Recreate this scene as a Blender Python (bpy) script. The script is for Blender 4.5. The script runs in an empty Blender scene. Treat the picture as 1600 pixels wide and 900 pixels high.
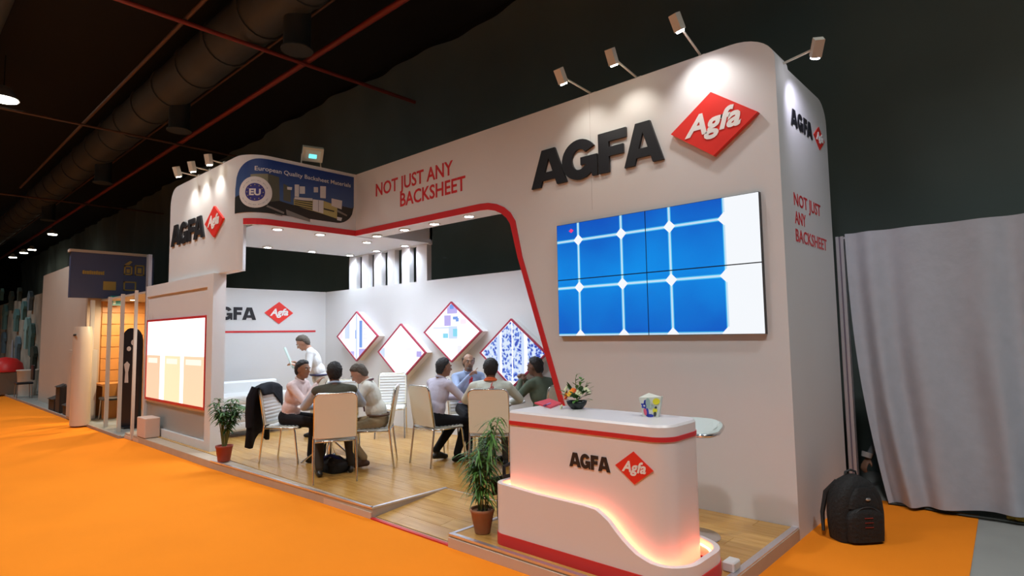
import bpy, math, random
import numpy as np
from math import sin, cos, pi, radians, sqrt, atan2
from mathutils import Vector, Matrix
random.seed(7); np.random.seed(7)
S = bpy.context.scene
COL = S.collection

# ------------------------------------------------------------------ camera
PF, YAW, PIT, ROL, CH = 922.97, 0.74209, 0.07723, -0.016235, 1.70
cd = bpy.data.cameras.new('camera'); cam = bpy.data.objects.new('camera', cd); COL.objects.link(cam)
_f = Vector((-sin(YAW)*cos(PIT), cos(YAW)*cos(PIT), sin(PIT))); _r = Vector((cos(YAW), sin(YAW), 0)); _u = _r.cross(_f)
_r2 = _r*cos(ROL)+_u*sin(ROL); _u2 = -_r*sin(ROL)+_u*cos(ROL)
M = Matrix((_r2, _u2, -_f)).transposed().to_4x4(); M.translation = (0, 0, CH); cam.matrix_world = M
cd.sensor_width = 36; cd.lens = PF/1600*36; cd.clip_end = 200; cd.clip_start = .05
S.camera = cam

# ------------------------------------------------------------------ world, exposure
S.view_settings.view_transform = 'Standard'; S.view_settings.look = 'None'
S.view_settings.gamma = 1; S.view_settings.use_curve_mapping = False
S.view_settings.exposure = 0.0
w = bpy.data.worlds.new('world'); S.world = w; w.use_nodes = True
w.node_tree.nodes['Background'].inputs[0].default_value = (.9, .95, 1, 1)
w.node_tree.nodes['Background'].inputs[1].default_value = .05
HALL_W, SPOT_W, DOWN_W = 880, 28, 60

# ------------------------------------------------------------------ materials
MATS = {}
def mat(name, col, rough=.5, metal=0, var=0, vscale=4, bump=0, bscale=30, emit=0, ecol=None, spec=.5, rnd=0, trans=0, alpha=1, vcol=None):
    if name in MATS: return MATS[name]
    m = bpy.data.materials.new(name); m.use_nodes = True; nt = m.node_tree; b = nt.nodes['Principled BSDF']
    b.inputs['Base Color'].default_value = (*col, 1); b.inputs['Roughness'].default_value = rough
    b.inputs['Metallic'].default_value = metal; b.inputs['Specular IOR Level'].default_value = spec
    b.inputs['Transmission Weight'].default_value = trans
    if emit:
        b.inputs['Emission Color'].default_value = (*(ecol or col), 1); b.inputs['Emission Strength'].default_value = emit
    tc = nt.nodes.new('ShaderNodeTexCoord')
    if var or rnd:
        n = nt.nodes.new('ShaderNodeTexNoise'); n.inputs['Scale'].default_value = vscale; n.inputs['Detail'].default_value = 4
        nt.links.new(tc.outputs['Object'], n.inputs['Vector'])
        mx = nt.nodes.new('ShaderNodeMix'); mx.data_type = 'RGBA'
        c2 = vcol or tuple(max(0, c*(1-var)) for c in col); c3 = col if vcol else tuple(min(1, c*(1+var*.6)) for c in col)
        mx.inputs[6].default_value = (*c2, 1); mx.inputs[7].default_value = (*c3, 1)
        src = n.outputs['Fac']
        if rnd:
            oi = nt.nodes.new('ShaderNodeObjectInfo'); a = nt.nodes.new('ShaderNodeMath'); a.operation = 'MULTIPLY_ADD'
            a.inputs[1].default_value = rnd; nt.links.new(oi.outputs['Random'], a.inputs[0])
            s2 = nt.nodes.new('ShaderNodeMath'); s2.operation = 'SUBTRACT'; s2.inputs[1].default_value = rnd/2
            nt.links.new(n.outputs['Fac'], s2.inputs[0]); nt.links.new(s2.outputs[0], a.inputs[2]); src = a.outputs[0]
        nt.links.new(src, mx.inputs[0]); nt.links.new(mx.outputs[2], b.inputs['Base Color'])
    if bump:
        n = nt.nodes.new('ShaderNodeTexNoise'); n.inputs['Scale'].default_value = bscale; n.inputs['Detail'].default_value = 5
        nt.links.new(tc.outputs['Object'], n.inputs['Vector'])
        bp = nt.nodes.new('ShaderNodeBump'); bp.inputs['Strength'].default_value = bump; bp.inputs['Distance'].default_value = .02
        nt.links.new(n.outputs['Fac'], bp.inputs['Height']); nt.links.new(bp.outputs[0], b.inputs['Normal'])
    MATS[name] = m; return m
def emis(name, col, st):
    if name in MATS: return MATS[name]
    m = bpy.data.materials.new(name); m.use_nodes = True; nt = m.node_tree; b = nt.nodes['Principled BSDF']
    b.inputs['Base Color'].default_value = (.02, .02, .02, 1); b.inputs['Roughness'].default_value = .25
    b.inputs['Emission Color'].default_value = (*col, 1); b.inputs['Emission Strength'].default_value = st
    MATS[name] = m; return m
WHITE = mat('white_paint', (.68, .675, .67), .55, var=.04, vscale=1.5)
WHITE2 = mat('white_laminate', (.78, .75, .74), .35, var=.03, vscale=2)
RED = mat('red_vinyl', (.62, .025, .03), .4)
LOGORED = mat('logo_red', (.78, .03, .02), .4)
BLACKP = mat('black_acrylic', (.012, .012, .016), .4)
CHROME = mat('chrome', (.75, .75, .74), .18, 1)
ALU = mat('aluminium', (.72, .71, .76), .35, .85)
STEEL = mat('brushed_steel', (.45, .45, .47), .35, .9)
CREAM = mat('cream_shell', (.84, .81, .68), .5)
PAD = mat('white_leatherette', (.74, .75, .74), .4, bump=.05)
WOODP = None
GREENF = mat('hall_fabric', (.15, .195, .18), .9, var=.35, vscale=.5, bump=.6, bscale=1.2)
BLACKC = mat('hall_ceiling_black', (.005, .005, .005), .95)
ORANGE = mat('orange_carpet', (.95, .27, .016), .97, var=.10, vscale=1.2, bump=.25, bscale=240, spec=.1)
CONC = mat('grey_concrete', (.32, .33, .31), .7, var=.15, vscale=2)
def skin(n, c): return mat('skin_'+n, c, .5, var=.08, vscale=20)
def cloth(n, c, bump=.5): return mat('cloth_'+n, c, .85, var=.12, vscale=9, bump=bump, bscale=14, spec=.2)

# ------------------------------------------------------------------ mesh builder
class MB:
    def __init__(s): s.v = []; s.f = []; s.m = []; s.sm = []
    def add(s, vs, fs, mi=0, smooth=False):
        o = len(s.v); s.v.extend([tuple(map(float, p)) for p in vs])
        for f in fs: s.f.append(tuple(i+o for i in f)); s.m.append(mi); s.sm.append(smooth)
        return s
    def box(s, a, b, mi=0, bev=0):
        x0, y0, z0 = a; x1, y1, z1 = b
        if bev <= 0:
            vs = [(x0,y0,z0),(x1,y0,z0),(x1,y1,z0),(x0,y1,z0),(x0,y0,z1),(x1,y0,z1),(x1,y1,z1),(x0,y1,z1)]
            return s.add(vs, [(0,3,2,1),(4,5,6,7),(0,1,5,4),(1,2,6,5),(2,3,7,6),(3,0,4,7)], mi)
        b_ = bev; r = [(x0+b_,y0),(x1-b_,y0),(x1,y0+b_),(x1,y1-b_),(x1-b_,y1),(x0+b_,y1),(x0,y1-b_),(x0,y0+b_)]
        i = [(x0+b_,y0+b_),(x1-b_,y0+b_),(x1-b_,y0+b_),(x1-b_,y1-b_),(x1-b_,y1-b_),(x0+b_,y1-b_),(x0+b_,y1-b_),(x0+b_,y0+b_)]
        vs = [(*p,z0) for p in i]+[(*p,z0+b_) for p in r]+[(*p,z1-b_) for p in r]+[(*p,z1) for p in i]
        fs = [tuple(range(7,-1,-1)), tuple(range(24,32))]
        for k in range(3):
            for j in range(8): fs.append((k*8+j, k*8+(j+1)%8, (k+1)*8+(j+1)%8, (k+1)*8+j))
        return s.add(vs, fs, mi)
    def obox(s, c, ax, ay, az, mi=0):
        c = Vector(c); ax = Vector(ax); ay = Vector(ay); az = Vector(az)
        vs = [c+i*ax+j*ay+k*az for k in (-1,1) for i,j in ((-1,-1),(1,-1),(1,1),(-1,1))]
        return s.add(vs, [(0,3,2,1),(4,5,6,7),(0,1,5,4),(1,2,6,5),(2,3,7,6),(3,0,4,7)], mi)
    def prism(s, poly, fn, d0, d1, mi=0, smooth=False, caps=True):
        """poly: 2-D outline; fn(a,b,d) -> 3-D"""
        n = len(poly); vs = [fn(a,b,d0) for a,b in poly]+[fn(a,b,d1) for a,b in poly]
        fs = [(i,(i+1)%n,n+(i+1)%n,n+i) for i in range(n)]
        s.add(vs, fs, mi, smooth)
        if caps: s.add(vs, [tuple(range(n-1,-1,-1)), tuple(range(n,2*n))], mi)
        return s
    def tube(s, pts, r, n=8, mi=0, closed=False, caps=True):
        pts = [Vector(p) for p in pts]; N = len(pts); rs = r if isinstance(r,(list,tuple)) else [r]*N
        vs = []; up = None
        for i,p in enumerate(pts):
            if closed: t = pts[(i+1)%N]-pts[i-1]
            else: t = pts[min(i+1,N-1)]-pts[max(i-1,0)]
            t.normalize()
            if up is None: up = Vector((0,0,1)) if abs(t.z) < .9 else Vector((1,0,0))
            a = (up-t*up.dot(t)); a.normalize(); up = a; b = t.cross(a)
            for k in range(n): vs.append(p+(a*cos(2*pi*k/n)+b*sin(2*pi*k/n))*rs[i])
        fs = []
        for i in range(N if closed else N-1):
            j = (i+1)%N
            for k in range(n): fs.append((i*n+k,i*n+(k+1)%n,j*n+(k+1)%n,j*n+k))
        s.add(vs, fs, mi, True)
        if caps and not closed: s.add(vs, [tuple(range(n-1,-1,-1)), tuple((N-1)*n+k for k in range(n))], mi)
        return s
    def lathe(s, prof, c=(0,0,0), n=24, mi=0, smooth=True, sx=1, sy=1):
        vs = []; 
        for r,z in prof:
            for k in range(n): vs.append((c[0]+sx*r*cos(2*pi*k/n), c[1]+sy*r*sin(2*pi*k/n), c[2]+z))
        fs = []
        for i in range(len(prof)-1):
            for k in range(n): fs.append((i*n+k,i*n+(k+1)%n,(i+1)*n+(k+1)%n,(i+1)*n+k))
        s.add(vs, fs, mi, smooth)
        return s.add(vs, [tuple(range(n-1,-1,-1)), tuple((len(prof)-1)*n+k for k in range(n))], mi)
    def ball(s, c, r, mi=0, n=12, m=8, R=None):
        rx, ry, rz = r if isinstance(r,(tuple,list)) else (r,r,r); vs = []; c = Vector(c)
        for i in range(m+1):
            t = pi*i/m
            for k in range(n):
                d = Vector((rx*sin(t)*cos(2*pi*k/n), ry*sin(t)*sin(2*pi*k/n), rz*cos(t)))
                if R is not None: d = R@d
                vs.append(c+d)
        fs = [(i*n+k,(i+1)*n+k,(i+1)*n+(k+1)%n,i*n+(k+1)%n) for i in range(m) for k in range(n)]
        return s.add(vs, fs, mi, True)
    def grid(s, fn, nu, nv, mi=0, smooth=True):
        vs = [fn(i/nu, j/nv) for j in range(nv+1) for i in range(nu+1)]
        fs = [(j*(nu+1)+i, j*(nu+1)+i+1, (j+1)*(nu+1)+i+1, (j+1)*(nu+1)+i) for j in range(nv) for i in range(nu)]
        return s.add(vs, fs, mi, smooth)
OFF = {}
def link(name, me, parent=None, loc=(0,0,0), rotz=0):
    o = bpy.data.objects.new(name, me); COL.objects.link(o); o.location = loc; o.rotation_euler = (0,0,rotz)
    if parent: o.parent = parent
    return o
def mesh(mb, mats, off=(0,0,0)):
    me = bpy.data.meshes.new('mesh'); ox,oy,oz = off
    me.from_pydata([(x-ox,y-oy,z-oz) for x,y,z in mb.v], [], mb.f)
    for m in (mats if isinstance(mats,(list,tuple)) else [mats]): me.materials.append(m)
    me.polygons.foreach_set('material_index', mb.m); me.polygons.foreach_set('use_smooth', mb.sm)
    me.validate(); me.update(); return me
def tag(o, label=None, cat=None, group=None, kind=None):
    if label: o['label'] = label
    if cat: o['category'] = cat
    if group: o['group'] = group
    if kind: o['kind'] = kind
    return o
def thing(name, label, cat, loc=(0,0,0), rotz=0, group=None):
    o = link(name, None, None, loc, rotz); o.empty_display_size = .1; OFF[o.name] = tuple(loc) if rotz == 0 else (0,0,0)
    return tag(o, label, cat, group)
def part(name, mb, mats, parent, local=False, label=None, kind=None):
    off = (0,0,0) if local else OFF.get(parent.name,(0,0,0))
    o = link(name, mesh(mb, mats, off), parent); OFF[o.name] = off
    return tag(o, label, None, None, kind)
def solo(name, mb, mats, label, cat, loc=None, group=None, kind=None, rotz=0):
    off = loc or (0,0,0)
    o = link(name, mesh(mb, mats, off if rotz == 0 else (0,0,0)), None, off, rotz); OFF[o.name] = off
    return tag(o, label, cat, group, kind)
def struct(name, mb, mats, parent=None, label=None):
    if parent: return part(name, mb, mats, parent, label=label)
    o = link(name, mesh(mb, mats)); o['kind'] = 'structure'; OFF[o.name] = (0,0,0)
    return tag(o, label)
def copy_tree(o, parent=None):
    c = o.copy(); COL.objects.link(c); c.parent = parent
    for ch in list(o.children): copy_tree(ch, c)
    return c
def light(name, typ, loc, power, col=(1,1,1), parent=None, target=None, size=.1, angle=90, blend=.5, off=(0,0,0)):
    l = bpy.data.lights.new(name, typ); l.energy = power; l.color = col
    if typ == 'SPOT': l.spot_size = radians(angle); l.spot_blend = blend; l.shadow_soft_size = size
    elif typ == 'AREA': l.size = size
    else: l.shadow_soft_size = size
    o = bpy.data.objects.new(name, l); COL.objects.link(o); loc = Vector(loc)
    if target is not None: o.rotation_euler = (Vector(target)-loc).to_track_quat('-Z','Y').to_euler()
    o.location = loc-Vector(off)
    if parent: o.parent = parent
    return o
# text -> flat triangles in a 2-D plane, mapped by fn(u,v,w)
def text_mb(txt, size=1, fn=None, depth=0, bold=0, shear=0, sx=1, mi=0, align='LEFT', mb=None, space=1):
    c = bpy.data.curves.new('t','FONT'); c.body = txt; c.size = size; c.shear = shear; c.offset = bold
    c.align_x = align; c.extrude = depth/2; c.resolution_u = 3; c.space_character = space
    o = bpy.data.objects.new('t', c); COL.objects.link(o)
    dg = bpy.context.evaluated_depsgraph_get(); me = bpy.data.meshes.new_from_object(o.evaluated_get(dg))
    vs = [v.co.copy() for v in me.vertices]; fs = [tuple(p.vertices) for p in me.polygons]
    bpy.data.objects.remove(o); bpy.data.curves.remove(c); bpy.data.meshes.remove(me)
    mb = mb or MB()
    return mb.add([fn(v.x*sx, v.y, v.z+depth/2) for v in vs], fs, mi)
def text_width(txt, size, bold=0, space=1):
    m = text_mb(txt, size, lambda a,b,c:(a,b,c), 0, bold, space=space); xs = [v[0] for v in m.v]; return min(xs), max(xs)
def glyph_mb(loops, fn, depth, mi=0, mb=None):
    c = bpy.data.curves.new('g','CURVE'); c.dimensions = '2D'; c.fill_mode = 'BOTH'; c.extrude = depth/2
    for L in loops:
        sp = c.splines.new('POLY'); sp.points.add(len(L)-1)
        for p,(x,y) in zip(sp.points, L): p.co = (x,y,0,1)
        sp.use_cyclic_u = True
    o = bpy.data.objects.new('g', c); COL.objects.link(o)
    dg = bpy.context.evaluated_depsgraph_get(); me = bpy.data.meshes.new_from_object(o.evaluated_get(dg))
    vs = [v.co.copy() for v in me.vertices]; fs = [tuple(p.vertices) for p in me.polygons]
    bpy.data.objects.remove(o); bpy.data.curves.remove(c); bpy.data.meshes.remove(me)
    mb = mb or MB()
    return mb.add([fn(v.x, v.y, v.z+depth/2) for v in vs], fs, mi)
GA = [[(0,0),(.34,1),(.74,1),(1.08,0),(.79,0),(.735,.17),(.345,.17),(.29,0)], [(.415,.38),(.54,.76),(.665,.38)]]
def arc(cx,cy,rx,ry,a0,a1,n): return [(cx+rx*cos(radians(a0+(a1-a0)*i/n)), cy+ry*sin(radians(a0+(a1-a0)*i/n))) for i in range(n+1)]
GG = [arc(.5,.5,.5,.52,32,312,26)+[(.86,0),(1.0,0),(1.0,.54),(.54,.54),(.54,.34),(.73,.34)]+arc(.5,.5,.215,.27,318,38,18)]
GF = [[(0,0),(0,1),(.82,1),(.82,.76),(.31,.76),(.31,.62),(.73,.62),(.73,.39),(.31,.39),(.31,0)]]
GLY = {'A':(GA,1.08),'G':(GG,1.0),'F':(GF,.82)}
def sign_letters(spans, z0, h, fn, depth, root, mt, local=False):
    for ch,(a,b) in spans:
        g,wd = GLY[ch]; L = [[(a+(x/wd)*(b-a), z0+y*h) for x,y in l] for l in g]
        part('letter', glyph_mb(L, fn, depth), mt, root, local)
def logo(root, cx, cz, hw, hh, fn, depth, tsize):
    part('plate', MB().prism([(cx-hw,cz),(cx,cz-hh),(cx+hw,cz),(cx,cz+hh)], fn, 0, depth), LOGORED, root)
    t = text_mb('Agfa', tsize, lambda a,b,c: fn(cx+a, cz-tsize*.26+b+a*.02, depth+.002+c), .004, tsize*.033, .28, 1.06, align='CENTER')
    part('lettering', t, mat('logo_white', (.85,.84,.82), .5), root)

# ================================================================== STRUCTURE
PZ = .10; Y0 = 5.16; ZT = 4.27; ZS = 3.28; XL = -11.2; XE = -8.07; XR = -1.63; YB = 6.45; YF = 3.43
fnM = lambda a,b,d: (a, Y0-d, b)
fnB = lambda a,b,d: (a, YF-d, b)
fnR = lambda a,b,d: (XR+d, a, b)
fnW = lambda a,b,d: (a, YB-d, b)
fnL = lambda a,b,d: (XL+d, a, b)
RE = .35; SE = RE*pi/2
def fnE(s,z,d):
    if s < SE:
        t = s/RE; return (XE-RE+(RE+d)*sin(t), YF+RE-(RE+d)*cos(t), z)
    return (XE+d, YF+RE+(s-SE), z)
# hall shell
struct('floor', MB().box((-62,-16,-.3),(14,8.4,-.006)), CONC)
cp = MB()
car = [(-60,-3.2),(-.42,-3.2),(-.46,3.0),(-.55,5.3),(-.62,6.85),(-1.632,6.86),(-1.632,3.29),(-4.0,3.27),(-12.05,3.10),(-60,3.0)]
cp.prism(car, lambda a,b,d:(a,b,d), -.006, 0)
tag(struct('floor_carpet', cp, ORANGE), 'orange needle-felt aisle carpet along the stand')
struct('ceiling_hall', MB().box((-62,-16,8.35),(14,8.4,8.5)), BLACKC)
def fab(u,v):
    x = -62+76*u; z = 8.12*v
    return (x, 8.25+.06*sin(x*1.9+.6*sin(z*1.3))+.035*sin(x*4.7+z*.9)+.05*sin(z*1.6+x*.55), z)
tag(struct('wall_back_hall', MB().grid(fab, 420, 26), GREENF), 'dark green-black fabric draped down the hall wall')

struct('wall_end_hall', MB().box((-62.2,-16,0),(-62,8.5,8.5)), BLACKC)
struct('wall_back_hall_upper', MB().box((-62,8.42,0),(14,8.5,8.5)), BLACKC)
# platform
WOODB = mat('platform_board', (.50,.40,.30), .6, var=.15, vscale=6)
pf = MB()
P1 = [(-12.05,3.115),(-8.3,3.13),(-4.81,3.265),(-4.81,6.6),(-12.05,6.6)]
P2 = [(-4.81,4.17),(-3.71,4.17),(-3.71,3.25),(XR,3.25),(XR,Y0+.005),(-3.45,Y0+.005),(-3.45,6.6),(-4.81,6.6)]
zz = lambda a,b,d:(a,b,d)
pf.prism(P1, zz, 0, PZ-.008); pf.prism(P2, zz, 0, PZ-.008)
plat = struct('floor_platform', pf, WOODB)
rp = MB()
x0,x1,y0,y1 = -4.81,-3.71,3.27,4.17
rp.add([(x0,y0,0),(x1,y0,0),(x1,y1,0),(x0,y1,0),(x0,y0,.004),(x1,y0,.004),(x1,y1,PZ-.008),(x0,y1,PZ-.008)],
       [(0,3,2,1),(4,5,6,7),(0,1,5,4),(1,2,6,5),(2,3,7,6),(3,0,4,7)])
ramp = struct('floor_ramp', rp, WOODB)
def plankmat():
    m = mat('oak_laminate', (.62,.36,.115), .24, spec=.5); nt = m.node_tree; b = nt.nodes['Principled BSDF']
    tc = nt.nodes.new('ShaderNodeTexCoord'); mp = nt.nodes.new('ShaderNodeMapping'); mp.inputs['Scale'].default_value = (1.2,14,1)
    oi = nt.nodes.new('ShaderNodeObjectInfo'); ad = nt.nodes.new('ShaderNodeVectorMath'); ad.operation = 'ADD'
    sc = nt.nodes.new('ShaderNodeMath'); sc.operation = 'MULTIPLY'; sc.inputs[1].default_value = 37
    nt.links.new(oi.outputs['Random'], sc.inputs[0]); nt.links.new(tc.outputs['Object'], mp.inputs[0])
    nt.links.new(mp.outputs[0], ad.inputs[0]); nt.links.new(sc.outputs[0], ad.inputs[1])
    n = nt.nodes.new('ShaderNodeTexNoise'); n.inputs['Scale'].default_value = 2.2; n.inputs['Detail'].default_value = 6
    nt.links.new(ad.outputs[0], n.inputs['Vector'])
    ra = nt.nodes.new('ShaderNodeValToRGB'); ra.color_ramp.elements[0].position = .32; ra.color_ramp.elements[1].position = .7
    ra.color_ramp.elements[0].color = (.44,.22,.05,1); ra.color_ramp.elements[1].color = (.60,.345,.10,1)
    a = nt.nodes.new('ShaderNodeMath'); a.operation = 'MULTIPLY_ADD'; a.inputs[1].default_value = .22
    nt.links.new(oi.outputs['Random'], a.inputs[0]); s2 = nt.nodes.new('ShaderNodeMath'); s2.operation = 'SUBTRACT'; s2.inputs[1].default_value = .11
    nt.links.new(n.outputs['Fac'], s2.inputs[0]); nt.links.new(s2.outputs[0], a.inputs[2]); nt.links.new(a.outputs[0], ra.inputs[0])
    nt.links.new(ra.outputs[0], b.inputs['Base Color']); return m
PLK = plankmat(); PC = {}
def plank_mesh(L,W):
    k = (round(L,2),round(W,3))
    if k not in PC: PC[k] = mesh(MB().box((-L/2,-W/2,0),(L/2,W/2,.008),0,.0012), PLK)
    return PC[k]
def lay(parent, xa, xb, ya, yb, ystart=3.28, xlim=None, slope=None):
    W = .19; LL = 1.29; r = 0; y = ystart
    while y < yb-.02:
        y2 = min(y+W, yb); yy = max(y, ya)
        if y2-yy > .02:
            lo = xa if xlim is None else max(xa, xlim(yy)[0]); hi = xb if xlim is None else min(xb, xlim(yy)[1])
            x = -20+(r*.43 % LL)
            while x < hi:
                a, b = max(x,lo), min(x+LL,hi)
                if b-a > .03:
                    o = link('plank', plank_mesh(b-a-.002, y2-yy-.002), parent, ((a+b)/2, (yy+y2)/2, PZ-.008))
                    if slope: 
                        o.location.z = slope((yy+y2)/2); o.rotation_euler.x = atan2(PZ-.012, .9)
                x += LL
        y += W; r += 1
lay(plat, XL+.02, -4.835, 3.31, YB)
lay(plat, -4.835, -1.68, 4.2, 5.155)
lay(plat, -4.835, -3.3, 5.155, YB, ystart=5.18)
lay(plat, -3.68, -1.68, 3.29, 4.2)
lay(ramp, -4.80, -3.72, 3.30, 4.165, ystart=3.285, slope=lambda y: .004+(y-3.27)/.9*(PZ-.012))
# platform edge trims
tr = MB(); e = .028
def strip(a,b,wd,z0=PZ-.012,z1=PZ+.004,mi=0,mb=tr):
    a = Vector((*a,0)); b = Vector((*b,0)); d = (b-a); n = Vector((-d.y,d.x,0)).normalized()*wd
    mb.add([(p.x,p.y,z) for z in (z0,z1) for p in (a,b,b+n,a+n)], [(0,3,2,1),(4,5,6,7),(0,1,5,4),(1,2,6,5),(2,3,7,6),(3,0,4,7)], mi)
part('edge_trim', (lambda m:(strip((-8.3,3.125),(-4.81,3.26),.03,mb=m),m)[1])(MB()), ALU, plat)
part('edge_trim', (lambda m:(strip((-4.805,3.26),(-4.805,4.19),.035,mb=m),m)[1])(MB()), ALU, plat)
part('edge_trim', (lambda m:(strip((-3.715,3.245),(XR,3.245),.04,mb=m),m)[1])(MB()), ALU, plat)
part('edge_trim', (lambda m:(strip((-3.68,4.17),(-3.68,3.28),-.035,mb=m),m)[1])(MB()), ALU, plat)
part('edge_trim', (lambda m:(strip((XR-.005,3.25),(XR-.005,Y0),.05,mb=m),m)[1])(MB()), ALU, plat)
FAC = mat('beige_fascia', (.66,.50,.38), .6)
part('edge_fascia', (lambda m:(strip((-12.05,3.103),(-4.81,3.250),.012,.0,.058,mb=m),strip((-3.71,3.236),(XR,3.236),.012,.0,.075,mb=m),m)[2])(MB()), FAC, plat)
part('ramp_lip', (lambda m:(strip((-4.81,3.245),(-3.71,3.245),.035,0,.012,mb=m),m)[1])(MB()), RED, ramp)

# main wall with the large opening
def wl(z): return -4.631+(2.615-z)*.344
inner = [(XE,ZS),(-5.25,3.255)]+[(-5.25+.50*sin(radians(t))+.03*t/75, 2.93+.325*cos(radians(t))) for t in (15,30,45,60,75)]+[(wl(2.6),2.6),(wl(PZ-.01),PZ-.01)]
rc = [(-2.01+.38*sin(radians(t)), 4.03+.24*cos(radians(t))) for t in range(0,91,10)]
outl = inner+[(XR,0)]+rc[::-1]+[(XE,ZT)]
wf = struct('wall_front', MB().prism(outl, fnM, 0, -.34), WHITE)
# right return of the storage room
rs = [(Y0+.34,0),(6.66,0),(6.66,3.80)]+[(6.66-.25+.25*cos(radians(t)),3.80+.23*sin(radians(t))) for t in range(15,91,15)]+[(Y0+.34,4.03)]
wr = struct('wall_right', MB().prism(rs, fnR, 0, -.06), WHITE)
struct('wall_store', MB().box((-3.6,6.58,0),(XR-.06,6.64,3.75)), WHITE)
struct('wall_store_side', MB().box((-3.6,Y0+.34,PZ),(-3.54,6.58,3.75)), WHITE)
# red trim round the opening
def offs(pts, d):
    out = []
    for i,p in enumerate(pts):
        a = Vector(pts[max(i-1,0)]); b = Vector(pts[min(i+1,len(pts)-1)]); t = (b-a).normalized(); n = Vector((-t.y,t.x))
        out.append((p[0]+n.x*d, p[1]+n.y*d))
    return out
ow = offs(inner, .085); ow = [(x, z) for x,z in ow]; ow[0] = (XE, ZS+.085)
for i in range(len(ow)):
    if i > 6: ow[i] = (inner[i][0]+.072, inner[i][1])
rt = MB()
for i in range(len(inner)-1):
    q = [inner[i], inner[i+1], ow[i+1], ow[i]]
    rt.prism(q, fnM, .0, .012)
part('red_trim', rt, RED, wf)
part('panel_joint', MB().box((-3.556,Y0-.001,3.0),(-3.552,Y0+.003,4.271)), mat('joint',(.45,.43,.42),.7), wf)
part('panel_joint', MB().box((-2.01,Y0-.001,4.262),(-2.006,Y0+.003,4.275)), mat('joint',(.45,.43,.42),.7), wf)

# left block: front face, rounded corner, picture beam
bl = MB()
plan = [(XL+.05,YF)]+[(XE-RE+RE*sin(radians(t)), YF+RE-RE*cos(radians(t))) for t in range(0,91,6)]+[(XE,Y0+.01)]
tc0 = 30
def ribbon(mb, pts, za, zb, th, mi=0):
    pin = []
    for i,p in enumerate(pts):
        a = Vector(pts[max(i-1,0)]); b = Vector(pts[min(i+1,len(pts)-1)]); t = (b-a).normalized(); pin.append((p[0]-t.y*th, p[1]+t.x*th))
    n = len(pts); vs = [(*p,za) for p in pts]+[(*p,zb) for p in pts]+[(*p,za) for p in pin]+[(*p,zb) for p in pin]; fs = []
    for i in range(n-1):
        fs += [(i,i+1,n+i+1,n+i),(2*n+i+1,2*n+i,3*n+i,3*n+i+1),(n+i,n+i+1,3*n+i+1,3*n+i),(i+1,i,2*n+i,2*n+i+1)]
    fs += [(0,n,3*n,2*n),(n-1,3*n-1,4*n-1,2*n-1)]
    mb.add(vs, fs, mi)
XB = XL+.12; arcp = plan[1:]
ribbon(bl, arcp, ZS, ZT, .05); ribbon(bl, arcp[:6], 2.65, ZS, .05)
fr = [(XB,2.65),(XE-RE,2.65),(XE-RE,ZT)]+[(XB+.30-.30*sin(radians(q)), ZT-.30+.30*cos(radians(q))) for q in range(0,91,10)]
bl.prism(fr, fnB, 0, -.16)
wb = struct('wall_left_block', bl, WHITE)
rb = MB()
for i in range(30):
    s0 = SE*tc0/90+(SE+Y0-YF-RE-SE*tc0/90)*i/30; s1 = SE*tc0/90+(SE+Y0-YF-RE-SE*tc0/90)*(i+1)/30
    rb.add([fnE(s0,ZS,.010),fnE(s1,ZS,.010),fnE(s1,ZS+.085,.010),fnE(s0,ZS+.085,.010)], [(0,1,2,3)])
part('red_trim', rb, RED, wb)
# canopy soffit
so = MB(); so.box((-10.25,YF+.17,ZS),(XE-.05,6.55,ZS+.06)); so.box((XE-.05,Y0+.34,ZS),(-7.86,6.55,ZS+.06)); so.box((-10.25,YF+.17,ZS+.06),(-10.19,6.55,ZS+.5)); so.box((-7.92,Y0+.34,ZS+.06),(-7.86,6.55,ZS+.5))
so.box((-10.25,6.49,ZS+.06),(-7.86,6.55,ZS+.5))
struct('ceiling', so, mat('soffit_white',(.72,.75,.78),.6))
# louvre slats above the back wall
lv = MB(); lv.box((-10.33,YB+.02,ZS-.02),(-7.86,YB+.1,ZS)); 
lr = struct('wall_louvre', lv, WHITE)
for a,b in ((-10.33,-10.08),(-9.88,-9.66),(-9.47,-9.24),(-9.04,-8.82),(-8.61,-8.39),(-8.19,-7.90)):
    part('slat', MB().box((a,YB+.01,2.63),(b,YB+.11,ZS-.02)), WHITE, lr)
# interior walls
wbk = struct('wall_back', MB().box((XL-.1,YB,0),(-3.6,YB+.12,2.63)), WHITE)
wlf = struct('wall_left', MB().box((XL-.1,3.46,0),(XL,YB,2.63)), WHITE)
part('red_stripe', MB().box((XL,3.6,1.80),(XL+.008,6.22,1.835)), RED, wlf)
# lower left front wall with recess for the light box and the frosted window
lw = MB(); ya, yb = 3.36, 3.54; xa, xb = -12.0, -8.95; ra, rb_ = -11.93, -9.17
lw.box((xa,ya,.0),(ra,yb,2.65)); lw.box((rb_,ya,.0),(xb,yb,2.65)); lw.box((ra,ya,2.46),(rb_,yb,2.65)); lw.box((ra,ya,.0),(rb_,yb,.22))
lw.box((ra,ya+.025,.62),(rb_,yb,2.46))
wlow = struct('wall_left_front', lw, WHITE)
FROST = mat('frosted_glass', (.72,.78,.78), .45, trans=.75)
wn = struct('window_1', MB().box((ra+.003,ya+.04,.222),(rb_-.003,ya+.05,.618)), FROST)
part('window_back', MB().box((ra+.003,yb-.02,.222),(rb_-.003,yb-.002,.618)), mat('grey_board',(.55,.56,.55),.7), wn)

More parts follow.
